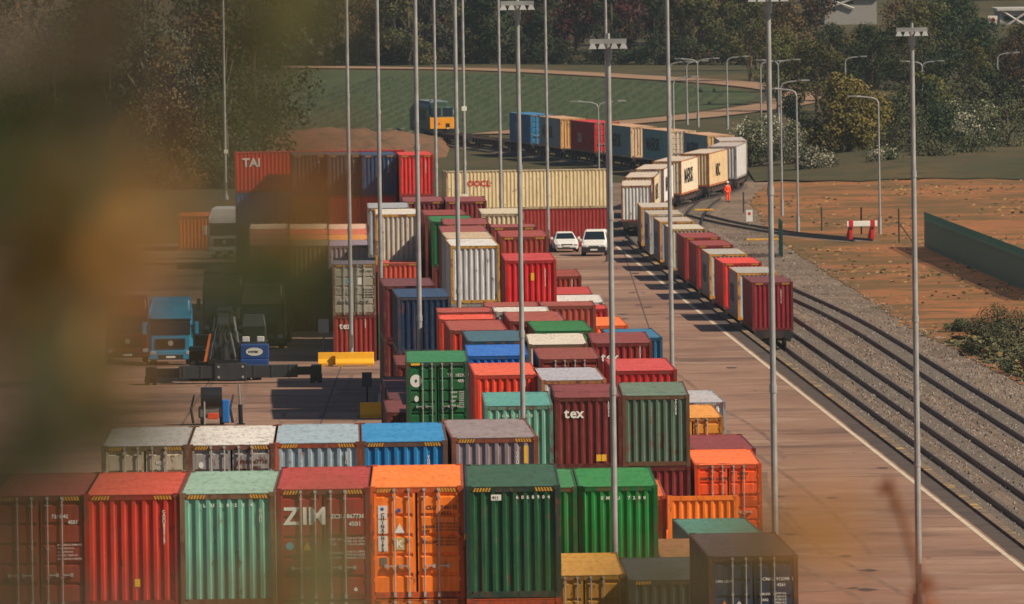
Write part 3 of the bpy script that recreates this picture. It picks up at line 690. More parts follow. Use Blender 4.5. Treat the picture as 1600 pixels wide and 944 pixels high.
# far left yard stacks
stack(519, 413, [STD, HC], (170, 166, 152), 'grey door-end container with a pale blue sticker by the yellow barriers', -.6, front='door', group=G3, marks=[greydoor], roof=(120, 112, 124), tiers=[((158, 56, 44), 'rust red container with white lettering behind the yellow barriers', 'plain', [tex(), vcode(.6, 'TEX 829', top=.6)])], frame=(132, 110, 92))
stack(588, 416, [STD, HC], (196, 90, 66), L=6.058, sh=(0, 5.6), label= 'rust orange container showing as a thin strip beside the grey door-end one', yaw=-.6, group=G3, tiers=[((16, 140, 66), 'green container showing as a thin strip under the rust orange one', 'plain')])
stack(586, 335, [STD, STD, HC], (196, 186, 172), 'tall beige ribbed container with yellow posts on the far stack', -.8, group=G3, frame=(206, 152, 60), roof=(214, 206, 196), tiers=[((206, 84, 56), 'coral door-end container under the tall beige one', 'door')], rust=.6)
stack(574, 325, [STD, STD, HC], (168, 170, 176), 'light grey container at the left shoulder of the tall beige one', -.8, group=G3)
stack(629, 315, [STD, STD, HC], (134, 60, 62), 'maroon container with a long roof behind the tall beige one', -.8, group=G3, roof=(146, 76, 78))
stack(696, 315, [STD, STD, HC], (140, 56, 58), 'maroon container roof behind the bright green roof edge of the far stacks', -.8, group=G3, roof=(150, 74, 74))
stack(674, 346, T3, (18, 104, 58), 'dark green container with a bright green roof edge in the far stacks', -1.4, group=G3, roof=(22, 128, 74))
stack(664, 336, T3, (150, 66, 50), 'rust brown container left of the dark green one in the far stacks', -1.4, group=G3)
stack(693, 351, H3, (150, 66, 62), sh=(0, .4), label='second dusty red roofed container behind the tan roof', yaw=-1.0, group=G3, roof=(154, 78, 74))
stack(690, 358, H3, (150, 72, 68), sh=(0, -5.7), label= 'dusty red roofed container behind the tan roof', yaw=-1.0, group=G3, roof=(158, 84, 78))
stack(767, 355, H3, (150, 72, 60), 'dusty red roofed container left of the pair of white cars', -1.0, group=G3, roof=(160, 84, 78), L=6.058)
stack(782, 370, H3, (160, 66, 48), 'brown-red ribbed container behind the tall bright red one', -1.0, group=G3, roof=(166, 76, 62))
stack(752, 334, T3, (206, 190, 160), 'cream ribbed container with a tan roof in the far stacks', -1.0, group=G3, roof=(206, 194, 172))
# a low field of roofs left of the far stacks
for (yy_, cc) in ((384, [(150, 96, 64), (120, 110, 80), (162, 146, 160)]), (375, [(150, 104, 66), (186, 120, 60), (226, 158, 80)]), (366.3, [(160, 96, 70), (206, 110, 72), (220, 126, 98)]), (358, [(196, 176, 150), (206, 180, 150), (226, 190, 168)])):
    nm = {384: 'nearest', 375: 'second', 366.3: 'third', 358: 'farthest'}[yy_]
    for k, c3 in enumerate(cc):
        stack(389 + k * 62, yy_, T2, c3, 'low container in the %s row of the flat-topped far block, %s of three' % (nm, ('left', 'middle', 'right')[k]), -.8, group=G3)
# long side-on containers
def sideon(px, py, zs, cols, labels, yaw, **kw):
    z = sum(zs); p = at(px, py, z)
    for k in range(len(zs) - 1, -1, -1):
        z -= zs[k]; i = len(zs) - 1 - k
        container(p.x, p.y + HW, z, R(yaw - 90), cols[i], labels[i], H=zs[k], group=G3, **({**kw, 'marks': kw.get('marks') if i == 0 else None}))
def ooclmark(t): letter(t, 'OOCL', .62, 1.55, 1.75, RED_INK, side='R')
sideon(694, 268, [HC, HC], [(212, 196, 158), (156, 50, 42)], ['long cream container seen side-on with red lettering', 'long brick red side-on container under the cream one'], 7, marks=[ooclmark], rust=.4)
def taimark(t): letter(t, 'TAI', .85, .55, 1.85, side='R')
sideon(366, 238, [STD, STD, HC], [(206, 36, 36), (52, 100, 160), (60, 60, 64)], ['long bright red side-on container with white lettering on the far left stack', 'blue side-on container under the bright red one', 'dark side-on container at the bottom of the far left stack'], 1.5, marks=[taimark], rust=.15)
for (x_, c1, c2, l1) in ((458, (84, 74, 66), (150, 84, 44), 'olive brown end-on container behind orange blurred leaves, far left stack'), (512, (80, 78, 82), (214, 78, 88), 'slate grey end-on container on the far left stack'), (566, (22, 78, 116), (190, 36, 44), 'navy blue end-on container on the far left stack'), (624, (206, 58, 46), (140, 62, 62), 'coral red end-on container at the right end of the far left stack')):
    nm = ' '.join(l1.split()[:3])
    stack(x_, 241, [STD, STD, HC], c1, l1, -1.6, sh=(0, -3.2), group=G3, tiers=[(c2, 'container under the %s container on the far left stack' % nm.replace(' end-on', ''), 'plain')], marks=[vcode(.66)])
stack(278, 338, [STD], (206, 112, 40), 'orange ribbed container standing alone behind blurred leaves, far left', -1, group=G3)
# ------------------------------------------------------------------ freight train
def path_at(y_or_s, by='s'):
    return None
cum = [0.0]
for a, b in zip(train_path, train_path[1:]): cum.append(cum[-1] + (b - a).length)
def on_path(s):
    i = max(0, min(len(cum) - 2, next((k for k in range(len(cum) - 1) if cum[k + 1] >= s), len(cum) - 2)))
    t = (s - cum[i]) / (cum[i + 1] - cum[i]); p = train_path[i].lerp(train_path[i + 1], t); return p
def s_of_y(y, s0=0):
    for i in range(len(cum) - 1):
        if cum[i] >= s0 and train_path[i].y <= y <= train_path[i + 1].y:
            return cum[i] + (cum[i + 1] - cum[i]) * (y - train_path[i].y) / (train_path[i + 1].y - train_path[i].y)
M_WAGON = plain('grimy wagon frame', (64, 46, 42), .8, 0, .4)
def bogie_parts(parent, y):
    b = MB(); b.box(-1.0, -.86, y - 1.25, y + 1.25, .35, .7); b.box(.86, 1.0, y - 1.25, y + 1.25, .35, .7); b.box(-.9, .9, y - .2, y + .2, .45, .75)
    for dy in (-.9, .9):
        for s in (-1, 1): b.box(s * .98 - .1, s * .98 + .1, y + dy - .2, y + dy + .2, .3, .6)
    bo = b.build('bogie', DARK, parent)
    for dy in (-.9, .9):
        w = MB(); w.cyl((-.8, y + dy, .42), (.8, y + dy, .42), .08, n=6)
        for s in (-1, 1): w.cyl((s * .70, y + dy, .42), (s * .82, y + dy, .42), .42, n=18); w.cyl((s * .66, y + dy, .42), (s * .70, y + dy, .42), .47, n=18)
        w.build('wheelset', plain('worn wheel steel', (96, 84, 78), .5, .4), bo)
def wagon_proto(Lw=15.8):
    t = thing('flat_wagon', 'flat wagon', 'wagon', (0, 0, 0), 0, 'flat wagons of the freight train')
    d = MB()
    for s in (-1, 1): d.prism([(0.0, .95), (Lw, .95), (Lw, .62), (Lw - 3, .62), (Lw - 4.4, .42), (4.4, .42), (3, .62), (0, .62)], s * 1.0 - .07, s * 1.0 + .07, 'x')
    for k in range(9): y = .1 + k * (Lw - .3) / 8; d.box(-1.2, 1.2, y, y + .14, .72, .9)
    d.box(-1.15, 1.15, -.02, .22, .55, .97); d.box(-1.15, 1.15, Lw - .22, Lw + .02, .55, .97)
    d.build('deck_frame', M_WAGON, t)
    for y in (2.2, Lw - 2.2): bogie_parts(t, y)
    for yb, dr in ((0, -1), (Lw, 1)):
        for s in (-1, 1):
            b = MB(); b.cyl((s * .87, yb, .74), (s * .87, yb + dr * .5, .74), .12, n=10); b.cyl((s * .87, yb + dr * .5, .74), (s * .87, yb + dr * .58, .74), .27, n=14)
            b.build('buffer', DARK, t)
        b = MB(); b.box(-.1, .1, min(yb, yb + dr * .35), max(yb, yb + dr * .35), .55, .72); b.build('coupling_hook', DARK, t)
    return t
def copy_tree(o, parent=None):
    c = o.copy(); COL.objects.link(c); c.parent = parent
    for ch in o.children: copy_tree(ch, c)
    return c
proto = wagon_proto(); first = True
ORD = ['rearmost', 'second', 'third', 'fourth', 'fifth', 'sixth', 'seventh', 'eighth', 'ninth', 'tenth', 'eleventh', 'twelfth', 'thirteenth', 'fourteenth', 'fifteenth', 'sixteenth', 'seventeenth', 'eighteenth', 'nineteenth', 'twentieth', 'twenty-first', 'twenty-second', 'twenty-third', 'twenty-fourth', 'twenty-fifth', 'twenty-sixth', 'twenty-seventh', 'twenty-eighth', 'twenty-ninth', 'thirtieth']
def maersk(size=1.0, ink=BLUE_INK):
    def f(t):
        for sd_ in ('L', 'R'): letter(t, 'MAERSK', size * 1.55, 10.6 if sd_ == 'L' else 2.2, .95, ink, side=sd_)
    return f
def msc(t):
    for sd_ in ('L', 'R'): letter(t, 'MSC', 1.5, 8.6 if sd_ == 'L' else 4.2, .8, BLACK, side=sd_)
def seal(t):
    for sd_ in ('L', 'R'): letter(t, 'P&O', 1.1, 8.6 if sd_ == 'L' else 4.2, 1.0, WHITE, side=sd_)
DKT = col('dark teal lettering', (20, 60, 80))
grey = (166, 168, 168); YP = (206, 150, 66)
CARGO = [ # y of the front, colour, frame, label, marks, front
 (718, (146, 28, 44), None, 'dark maroon container on the last wagon, facing the camera', [vcode(.5)], 'plain', (126, 60, 66)),
 (737, grey, YP, 'pale grey container with a yellowed corner behind the last maroon one on the train', [maersk(ink=DKT)], 'plain', (176, 172, 166)),
 (757, (214, 52, 44), None, 'orange-red container on the train between two pale grey ones', [], 'plain', (222, 74, 56)),
 (777, (170, 168, 162), YP, 'pale grey container on the train between orange-red and dark red ones', [maersk(ink=DKT)], 'plain', (180, 176, 168)),
 (797, (164, 48, 44), None, 'nearer of the two dark red containers on the train', [], 'plain', (156, 66, 60)),
 (816, (166, 46, 42), None, 'farther of the two dark red containers on the train', [], 'plain', (158, 66, 60)),
 (838, (172, 170, 160), (170, 140, 100), 'cream-roofed grey container behind the dark red pair on the train', [], 'plain', (206, 196, 178)),
 (858, (140, 150, 160), YP, 'blue-grey container with an orange post, middle of the train', [maersk(ink=DKT)], 'plain', (190, 178, 164)),
 (878, (148, 154, 160), (190, 184, 172), 'grey container with a pale post, middle of the train', [maersk(ink=DKT)], 'plain', (186, 174, 160)),
 (899, (160, 160, 158), YP, 'grey container with an ochre post where the train starts to bend', [], 'plain', (196, 188, 178)),
]
curve = [((208, 206, 202), RF, 'white ribbed container nearest on the bend of the train'), ((206, 190, 160), RF, 'cream container second on the bend of the train'), ((212, 210, 206), (150, 96, 70), 'white container third on the bend of the train'), ((214, 202, 180), (190, 120, 70), 'ivory container fourth on the bend of the train'), ((204, 182, 146), (176, 112, 66), 'tan ribbed container by the worker in orange')]
ends = [((190, 190, 190), None, 'pale grey container at the far turn of the train'), ((186, 186, 190), (196, 180, 160), 'pale grey container just past the far turn of the train')]
far = [((158, 178, 180), (200, 168, 126), 'dark teal container with a tan ribbed end, first of the far part', DKT), ((142, 182, 182), (206, 190, 170), 'dark green-blue container with big lettering and a white end', BLACK), ((150, 176, 178), (206, 180, 150), 'dark green-blue container with a cream ribbed end', BLACK), ((196, 30, 44), None, 'crimson container with white lettering on the far part of the train', WHITE), ((160, 172, 178), (206, 164, 110), 'slate container with an orange ribbed end on the far part of the train', BLACK), ((30, 128, 170), None, 'deep blue container at the head of the loaded wagons', WHITE)]
s = s_of_y(717.5)
loads = []
for (yy_, c3, fr_, lab, mk, fn, rf) in CARGO: loads.append((s_of_y(yy_), c3, fr_, lab, mk, fn, rf, None))
s1 = s_of_y(960)
for k, (c3, fr_, lab) in enumerate(curve): loads.append((s1 + 19.6 * k, c3, fr_, lab, [maersk(1.1, BLACK)] if k != 4 else [msc], 'plain', (206, 192, 176), None))
s2 = s1 + 19.6 * 5 - 1
for k, (c3, fr_, lab) in enumerate(ends): loads.append((s2 + 17.2 * k, c3, fr_, lab, [], 'plain', (190, 180, 174), None))
s3 = s_of_y(1092, s1)
for k, (c3, fr_, lab, ink) in enumerate(far):
    mk = [maersk(1.05, ink)] if k in (0, 1, 2, 4) else ([lambda t: letter(t, 'CAI', 1.2, 8.5, .9, WHITE, side='L'), codes(.2, 2.1, 'CAIU', '42G1')] if k == 3 else [lambda t: letter(t, 'CMA', 1.1, 9.2, 1.2, TEALM, side='L'), codes(-.2, 2.1, 'CMAU 81', '45G1')])
    loads.append((s3 + 17.6 * k, c3, fr_, lab, mk, 'door' if k in (1, 3, 5) else 'plain', (196, 160, 130) if fr_ else c3, fr_))
nw = 0
for (s_, c3, fr_, lab, mk, fn, rf, endc) in loads:
    p = on_path(s_); q = on_path(s_ + 12.2); d = q - p; yaw = math.atan2(-d.x, d.y)
    # the wagon
    wq = on_path(s_ + 14); wd = (wq - on_path(s_ - 2)); wy = math.atan2(-wd.x, wd.y); wp = on_path(s_ - .35)
    w = proto if first else copy_tree(proto); first = False
    w.location = (wp.x, wp.y, wp.z + .0); w.rotation_euler = (math.atan2(wd.z, Vector((wd.x, wd.y)).length) , 0, wy)
    w['label'] = 'flat wagon carrying the ' + ' '.join(lab.split()[:12])
    t = container(p.x, p.y, p.z + .98, yaw, c3, lab, H=HC, group='containers riding on the freight train', frame=fr_, roof=rf, marks=mk, front=fn, rust=.4, door_rgb=endc if fn == 'door' else None)
    t.rotation_euler.x = math.atan2(d.z, Vector((d.x, d.y)).length)
    if endc and fn == 'plain':
        for ch in t.children:
            if ch.name.startswith('end_panel') and abs(ch.location.y) < .1: ch.material_slots[0].link = 'OBJECT'; ch.material_slots[0].material = paint(endc, 'wall', .5)
    nw += 1
s4 = s3 + 17.6 * 6
for k in range(2):
    w = copy_tree(proto); wp = on_path(s4 + 1 + 19.4 * k); wd = on_path(s4 + 18 + 19.4 * k) - wp
    w.location = wp; w.rotation_euler = (0, 0, math.atan2(-wd.x, wd.y)); w['label'] = ('empty flat wagon next to the deep blue container', 'empty flat wagon coupled behind the locomotive')[k]
# locomotive, its cab towards the wagons
def loco():
    p = on_path(s4 + 42.5); q = on_path(s4 + 62); d = q - p
    t = thing('locomotive', 'green diesel locomotive with a yellow front panel at the head of the train', 'locomotive', p, math.atan2(-d.x, d.y))
    G = plain('locomotive green', (44, 66, 50), .5, 0, .25); Y = plain('warning yellow', (238, 158, 20), .55, 0, .12); GR = plain('roof grey', (120, 132, 138), .6)
    Lb = 20.6; w = 1.32
    def ring(y, ww, zt, zb=1.15, sh=.55): return [Vector(v) for v in ((-ww, y, zb), (-ww, y, zt - sh), (-ww * .8, y, zt - .18), (-ww * .4, y, zt), (ww * .4, y, zt), (ww * .8, y, zt - .18), (ww, y, zt - sh), (ww, y, zb))]
    m_ = MB(); m_.loft([ring(.0, w * .97, 2.35, sh=.08), ring(.02, w * .98, 2.4, sh=.1), ring(.55, w, 3.5), ring(1.4, w, 3.88), ring(3.0, w, 3.9), ring(Lb - 3, w, 3.9), ring(Lb - .6, w, 3.5), ring(Lb, w * .97, 2.4, sh=.1)]); m_.build('body', G, t)
    m_ = MB(); m_.box(-w * .97, w * .97, -.06, .0, 1.2, 2.36); pn = m_.build('nose_panel', Y, t, bevel=.02)
    m_ = MB(); m_.box(.35, .75, -.09, -.055, 1.35, 1.75); m_.build('jumper_box', DARK, pn); m_ = MB(); m_.cyl((.55, -.09, 1.25), (.55, -.16, 1.25), .09, n=10); m_.build('tail_light', WHITE, pn)
    sticker(pn, -.35, 1.75, .35, .3, RED_INK, 'emblem', 'tri', y=-.066)
    for s in (-1, 1):
        m_ = MB(); xa, xb = (s * .12, s * 1.12)
        m_.add([(xa, .035, 2.5), (xb, .035, 2.5), (xb, .46, 3.34), (xa, .46, 3.34)], [(0, 1, 2, 3)]); m_.add([(xa, .02, 2.5), (xb, .02, 2.5), (xb, .445, 3.34), (xa, .445, 3.34)], [(0, 1, 2, 3)]); m_.build('windscreen', glass(), t)
        m_ = MB(); m_.box(*sorted((s * (w - .01), s * (w + .012))), 1.3, 2.1, 2.5, 3.2); m_.build('side_window', glass(), t)
        m_ = MB(); m_.box(*sorted((s * (w + .001), s * (w + .02))), 4, Lb - 4, 2.0, 3.1); m_.build('side_grille', DARK, t)
        m_ = MB(); m_.cyl((s * .87, -.02, .95), (s * .87, -.5, .95), .12, n=10); m_.cyl((s * .87, -.5, .95), (s * .87, -.58, .95), .27, n=14); m_.build('buffer', DARK, t)
    m_ = MB(); m_.box(-.9, .9, 3.2, Lb - 3.2, 3.82, 3.96); m_.box(-.5, .5, 6, 8, 3.96, 4.08); m_.build('roof_panel', GR, t)
    m_ = MB(); m_.box(-1.25, 1.25, .05, Lb - .05, .8, 1.16); m_.box(-1.1, 1.1, 8, 12.5, .25, .8); m_.build('underframe', DARK, t)
    for y in (3.6, Lb - 3.6): bogie_parts(t, y)
loco()
# ------------------------------------------------------------------ floodlight masts and street lamps
def mast(px, py, dist, h, label, head=True, r0=.125, r1=.08):
    q = atd(px, py, dist); z0 = 0
    t = thing('floodlight_mast', label, 'mast', (q.x, dist, z0), 0, 'floodlight masts of the yard')
    m_ = MB(); n = 4; zs = [h * k / n for k in range(n + 1)]
    for k in range(n):
        a = r0 + (r1 - r0) * k / n; b = r0 + (r1 - r0) * (k + .85) / n
        m_.cyl((0, 0, zs[k]), (0, 0, zs[k + 1]), a, b, 12)
        if k: m_.cyl((0, 0, zs[k] - .12), (0, 0, zs[k] + .12), a + .022, n=12)
    m_.build('pole', GALV, t, smooth=False)
    m_ = MB(); m_.cyl((0, 0, 0), (0, 0, .05), .42, n=12); m_.cyl((0, 0, .05), (0, 0, .5), .26, .22, 12); m_.build('base_plate', GALV, t)
    m_ = MB(); m_.box(-.1, .1, -r0 - .05, -r0 + .03, .9, 1.6); m_.build('access_door', GREY_INK, t)
    if head:
        hd = MB(); hd.box(-.56, .56, -.12, .12, h - .1, h + .05); hd.cyl((0, 0, h), (0, 0, h + .22), .06, n=8); hd.cyl((0, 0, h - .6), (0, 0, h - .1), r1 + .05, n=10)
        hh = hd.build('crossbar', GALV, t)
        for k in range(4):
            for sy in (-1, 1):
                x = (-.47, -.19, .19, .47)[k]
                f_ = MB(); f_.loft([[Vector((x + a * .06, sy * .17 + b * .06, h - .1)) for a, b in ((-1, -1), (1, -1), (1, 1), (-1, 1))], [Vector((x + a * .12, sy * .24 + b * .1, h - .25)) for a, b in ((-1, -1), (1, -1), (1, 1), (-1, 1))]]); f_.build('floodlight', GALV, hh)
    return t
mast(353, 312, 1058, 30, 'far left mast, standing left of the bright red side-on container')
mast(549, 550, 677, 30, 'mast behind the yellow concrete barriers')
mast(598, 640, 622, 30, 'mast close to the left face of the maroon stack')
mast(656, 540, 530, 30, 'mast rising behind the green door-end container')
mast(682, 300, 838, 30, 'slim mast behind the coral red container of the far stack')
mast(717, 470, 566, 30, 'mast in front of the tall white-grey container')
mast(727, 330, 846, 30, 'slim mast in front of the left end of the long cream container')
mast(783, 325, 880, 30, 'slim mast in front of the middle of the long cream container')
mast(817, 645, 406, 22.3, 'floodlight mast with a high lamp head, passing in front of the tall bright red container', r0=.1, r1=.07)
mast(857, 390, 890, 30, 'mast left of the white cars')
mast(961, 865, 368.9, 21.4, 'floodlight mast with lamp head, rising behind the mustard yellow container', r0=.11, r1=.072)
mast(950, 300, 862, 32, 'slim mast right behind the lamp head of the mast in bottom centre')
mast(1050, 565, 604, 30, 'mast at the platform beside the bright red container')
mast(1211, 830, 350, 22.93, 'floodlight mast rising behind the navy container at bottom right', r0=.11, r1=.072)
mast(1436, 930, 436, 20.9, 'rightmost floodlight mast with lamp head, on the open platform')
def small_thing_on_mast(px, py, dist, label):   # camera housings clamped to two masts
    p = atd(px, py, dist); m_ = MB(); m_.box(-.18, .18, -.3, -.1, -.16, .16); m_.cyl((0, -.1, 0), (0, .1, 0), .05, n=6)
    tag(m_.build('camera_housing', WHITE, loc=p, bevel=.04), label, 'camera', 'camera housings on masts')
def bird(px, py, dist, label):
    p = atd(px, py, dist); m_ = MB(); rg = []
    for y_, r_, z_ in ((-.14, .012, .1), (-.1, .05, .12), (-.05, .04, .08), (.04, .075, .03), (.14, .05, .0), (.24, .02, -.02), (.32, .03, -.03)): rg.append([Vector((y_ , r_ * math.cos(a_ * math.pi / 4), z_ + r_ * math.sin(a_ * math.pi / 4))) for a_ in range(8)])
    m_.loft(rg); m_.cyl((.05, -.02, 0), (.05, -.02, -.1), .008, n=4); m_.cyl((.08, .02, 0), (.08, .02, -.1), .008, n=4)
    tag(m_.build('bird', plain('dark feathers', (26, 25, 28), .7), smooth=True, loc=p), label, 'bird', 'birds on the floodlight masts')
bird(1402, 48, 436, 'dark bird perched on the lamp head of the rightmost mast')
bird(937, 63, 368.9, 'dark bird perched on the lamp head above the mustard yellow container')
bird(829, 0, 406, 'dark bird perched on the lamp head at the top edge')
small_thing_on_mast(725, 170, 845.6, 'small white camera housing on the slim mast above the locomotive')
small_thing_on_mast(726, 307, 845.6, 'small white camera housing low on the slim mast before the long cream container')
small_thing_on_mast(353, 237, 1057.6, 'small white camera housing on the far left mast')

def lamp(px, py, dist, top_py, label, arms=1, r=.1, side=1, g=True, dark=False):
    q = atd(px, py, dist); z0 = gz(dist); tp = atd(px, top_py, dist); h = tp.z - z0
    t = thing('street_lamp', label, 'lamp post', (q.x, dist, z0), 0, 'lamp posts beyond the railway')
    m_ = MB(); m_.cyl((0, 0, 0), (0, 0, 1.4), r * 1.5, n=8); m_.cyl((0, 0, 1.4), (0, 0, h - .5), r, r * .7, 8)
    m_.build('post', GALV, t)
    for k in range(arms):
        s = side if k == 0 else -side
        m_ = MB(); pts = [(0, 0, h - .5), (s * .15, 0, h - .18), (s * .6, 0, h - .02), (s * 1.5, 0, h + .06)]; m_.tube(pts, [r * .7] * 4, 6)
        a = m_.build('arm', GALV, t)
        m_ = MB(); m_.loft([[Vector((s * (1.4 + u * 1.0), v * w_, h + .06 + z_)) for v, z_ in ((-1, 0), (1, 0), (1, .1), (-1, .1))] for u, w_ in ((0, .1), (.3, .22), (1, .16))]); m_.build('lantern', GALV, a)
    return t
lamp(1048, 205, 1290, 98, 'lamp post behind the second pole from the train bend, leftmost of the field lamps')
lamp(1074, 205, 1300, 97, 'lamp post second from left in front of the crop field')
lamp(1091, 207, 1290, 93, 'lamp post with a double head in front of the crop field', 2)
lamp(1137, 212, 1280, 90, 'lamp post in front of the crop field, left of the white blossoming bush')
lamp(1190, 232, 1240, 97, 'lamp post just left of the tall mast by the blossoming bushes')
lamp(1217, 200, 1290, 95, 'lamp post with a double head right of the tall mast', 2)
lamp(1322, 200, 1330, 90, 'lamp post rising behind the large olive tree')
lamp(1442, 205, 1300, 97, 'lamp post with a double head right of the rightmost mast', 2)
lamp(1560, 205, 1300, 84, 'lamp post near the right edge in front of the dark wood')
lamp(1054, 290, 1115, 122, 'lamp post standing behind the bend of the train', side=1)
lamp(1222, 320, 1000, 128, 'lamp post standing behind the dark green post', r=.09)
lamp(1247, 345, 962, 140, 'lamp post alone on the red soil, left of the buffer stop', r=.09, side=-1)
lamp(1375, 361, 958, 152, 'lamp post on the red soil right of the buffer stop', r=.09, side=-1)
lamp(936, 262, 1035, 160, 'small post with two short cross arms in front of the train', 2, r=.08)

# ------------------------------------------------------------------ fence, posts, buffer stop, signs
def fence():
    A = Vector((31.6, 924, 0)); B = Vector((35.6, 800, 0)); n = 31; t = thing('palisade_fence', 'dark green spiked palisade fence running to the right edge on the red soil', 'fence', (A.x, A.y, gz(900)))
    G = plain('fence green', (2, 64, 56), .5, 0, .25); d = (B - A) / n; u = d.normalized(); k_ = 24
    for i in range(n):
        a = d * i; m_ = MB()
        for k in range(k_):
            c = a + d * ((k + .5) / k_); w = .062
            p = [c - u * w + Vector((0, 0, 0)), c + u * w]
            o = Vector((-u.y, u.x, 0)) * .012
            prof = [p[0] + Vector((0, 0, .06)), p[1] + Vector((0, 0, .06)), p[1] + Vector((0, 0, 2.25)), c + u * .03 + Vector((0, 0, 2.4)), c + u * .03 + Vector((0, 0, 2.85)), c - u * .03 + Vector((0, 0, 2.85)), c - u * .03 + Vector((0, 0, 2.4)), p[0] + Vector((0, 0, 2.25))]
            m_.loft([[q - o for q in prof], [q + o for q in prof]])
        for z in (.4, 2.1):
            o = Vector((-u.y, u.x, 0)) * -.03 if u.x < 0 else Vector((-u.y, u.x, 0)) * .03
            m_.loft([[q + o, q + o * 2, q + o * 2 + Vector((0, 0, .06)), q + o + Vector((0, 0, .06))] for q in (a + Vector((0, 0, z)), a + d + Vector((0, 0, z)))])
        m_.build('pale_panel', G, t)
        m_ = MB(); o = Vector((-u.y, u.x, 0)) * .12; c = a + o; m_.box(c.x - .06, c.x + .06, c.y - .05, c.y + .05, -.2, 2.5); m_.build('post', G, t)
fence()
for k, (px, py, tp) in enumerate(((1284, 362, 324), (1346, 367, 324), (1405, 380, 326), (1162, 333, 300))):
    p = atg(px, py); q = atd(px, tp, p.y); m_ = MB(); m_.cyl((0, 0, 0), (0, 0, q.z - gz(p.y)), .07, n=6)
    if k == 2: m_.cyl((0, 0, 1.6), (1.1, .2, 0), .05, n=6)
    tag(m_.build('fence_post', plain('weathered post', (70, 62, 50), .9), loc=(p.x, p.y, gz(p.y))), ('bare dark fence post left of the buffer stop', 'bare dark fence post behind the buffer stop', 'bare dark braced fence post near the end of the green fence', 'short pale post by the crossing sign')[k], 'post', 'bare posts on the red soil')
p = atd(1222, 383, 905); t = thing('green_post_panel', 'narrow dark green fence panel standing edge-on beside the points', 'fence panel', (p.x, 905, gz(905)))
m_ = MB()
for k in range(26): m_.box(-.06, .06, k * .35, k * .35 + .16, .05, 2.75 - (.15 if k % 2 else 0))
m_.box(-.1, -.06, 0, 9, .4, .47); m_.box(-.1, -.06, 0, 9, 2.1, 2.17); m_.build('pale_panel', plain('fence green', (14, 66, 56), .55, 0, .25), t)
def buffer_stop():
    p = Vector((27.2, 938, gz(938) + .3)); t = thing('buffer_stop', 'red and white buffer stop at the end of the siding', 'buffer stop', p, R(8))
    RD = plain('buffer stop red', (190, 24, 36), .5, 0, .2)
    for s in (-1, 1):
        m_ = MB(); m_.box(s * .85 - .13, s * .85 + .13, -.12, .12, 0, 1.5); m_.prism([(.1, 1.3), (.1, 1.05), (1.5, 0), (1.8, 0)], s * .85 - .1, s * .85 + .1, 'x'); m_.build('upright', RD, t, bevel=.02)
    m_ = MB(); m_.box(-1.2, 1.2, -.3, -.13, 1.0, 1.42); bm = m_.build('buffer_beam', WHITE, t, bevel=.03)
    for s in (-1, 1):
        m_ = MB(); m_.box(s * .85 - .16, s * .85 + .16, -.33, -.301, .98, 1.44); m_.build('red_block', RD, bm)
buffer_stop()
def board_sign(p, h, w, hb, label, mark=None, mats=WHITE, pole=GALV):
    t = thing('sign', label, 'sign', p); m_ = MB(); m_.cyl((0, 0, 0), (0, 0, h), .045, n=8); m_.build('post', pole, t)
    m_ = MB(); m_.box(-w / 2, w / 2, -.08, -.05, h - hb, h); b = m_.build('sign_board', mats, t, bevel=.01)
    if mark: mark(b, h)
    return t
p = at(1171, 358, -.95); board_sign((p.x, p.y, gz(p.y) + .1), 1.3, .52, .95, 'white sign board with a red disc beside the railway points', lambda b, h: sticker(b, 0, h - .3, .26, .26, RED_INK, 'red_disc', 'disc', y=-.086))
p = at(574, 640, 0); board_sign((p.x, p.y, 0), 1.9, .5, .75, 'small grey sign board on a thin pole in the shade of the maroon stack', mats=plain('grey sign', (86, 86, 88), .7), pole=DARK)
p = at(513, 553, 0); board_sign((p.x - .3, p.y + 3, 0), 1.9, .6, .8, 'small pale sign board left of the rust red lettered container')
# yellow concrete barriers
YB = plain('barrier yellow', (242, 176, 22), .7, 0, .12)
for k, (px, lab) in enumerate(((497, 'left one of the two yellow concrete barriers by the yard stack'), (524, 'right one of the two yellow concrete barriers, in front of the lettered rust red container'))):
    p = at(px, 573, 0); L_ = (.96, 2.15)[k]; m_ = MB(); m_.prism([(-.3, .08), (-.3, .2), (-.16, .42), (-.12, .78), (.12, .78), (.16, .42), (.3, .2), (.3, .08)], 0, L_, 'x')
    for q in (.15, L_ - .4): m_.box(q, q + .25, -.28, .28, 0, .09)
    tag(m_.build('concrete_barrier', YB, loc=(p.x, p.y + .3, 0), bevel=.02), lab, 'barrier', 'yellow concrete barriers')
p = at(562, 656, 0); m_ = MB(); m_.prism([(-.3, 0), (-.3, .2), (-.16, .42), (-.12, .78), (.12, .78), (.16, .42), (.3, .2), (.3, 0)], 0, 1.4, 'x')
tag(m_.build('concrete_barrier', YB, loc=(p.x, p.y + 2, 0), bevel=.02), 'yellow concrete barrier in shade behind the bright blue container', 'barrier', 'yellow concrete barriers')

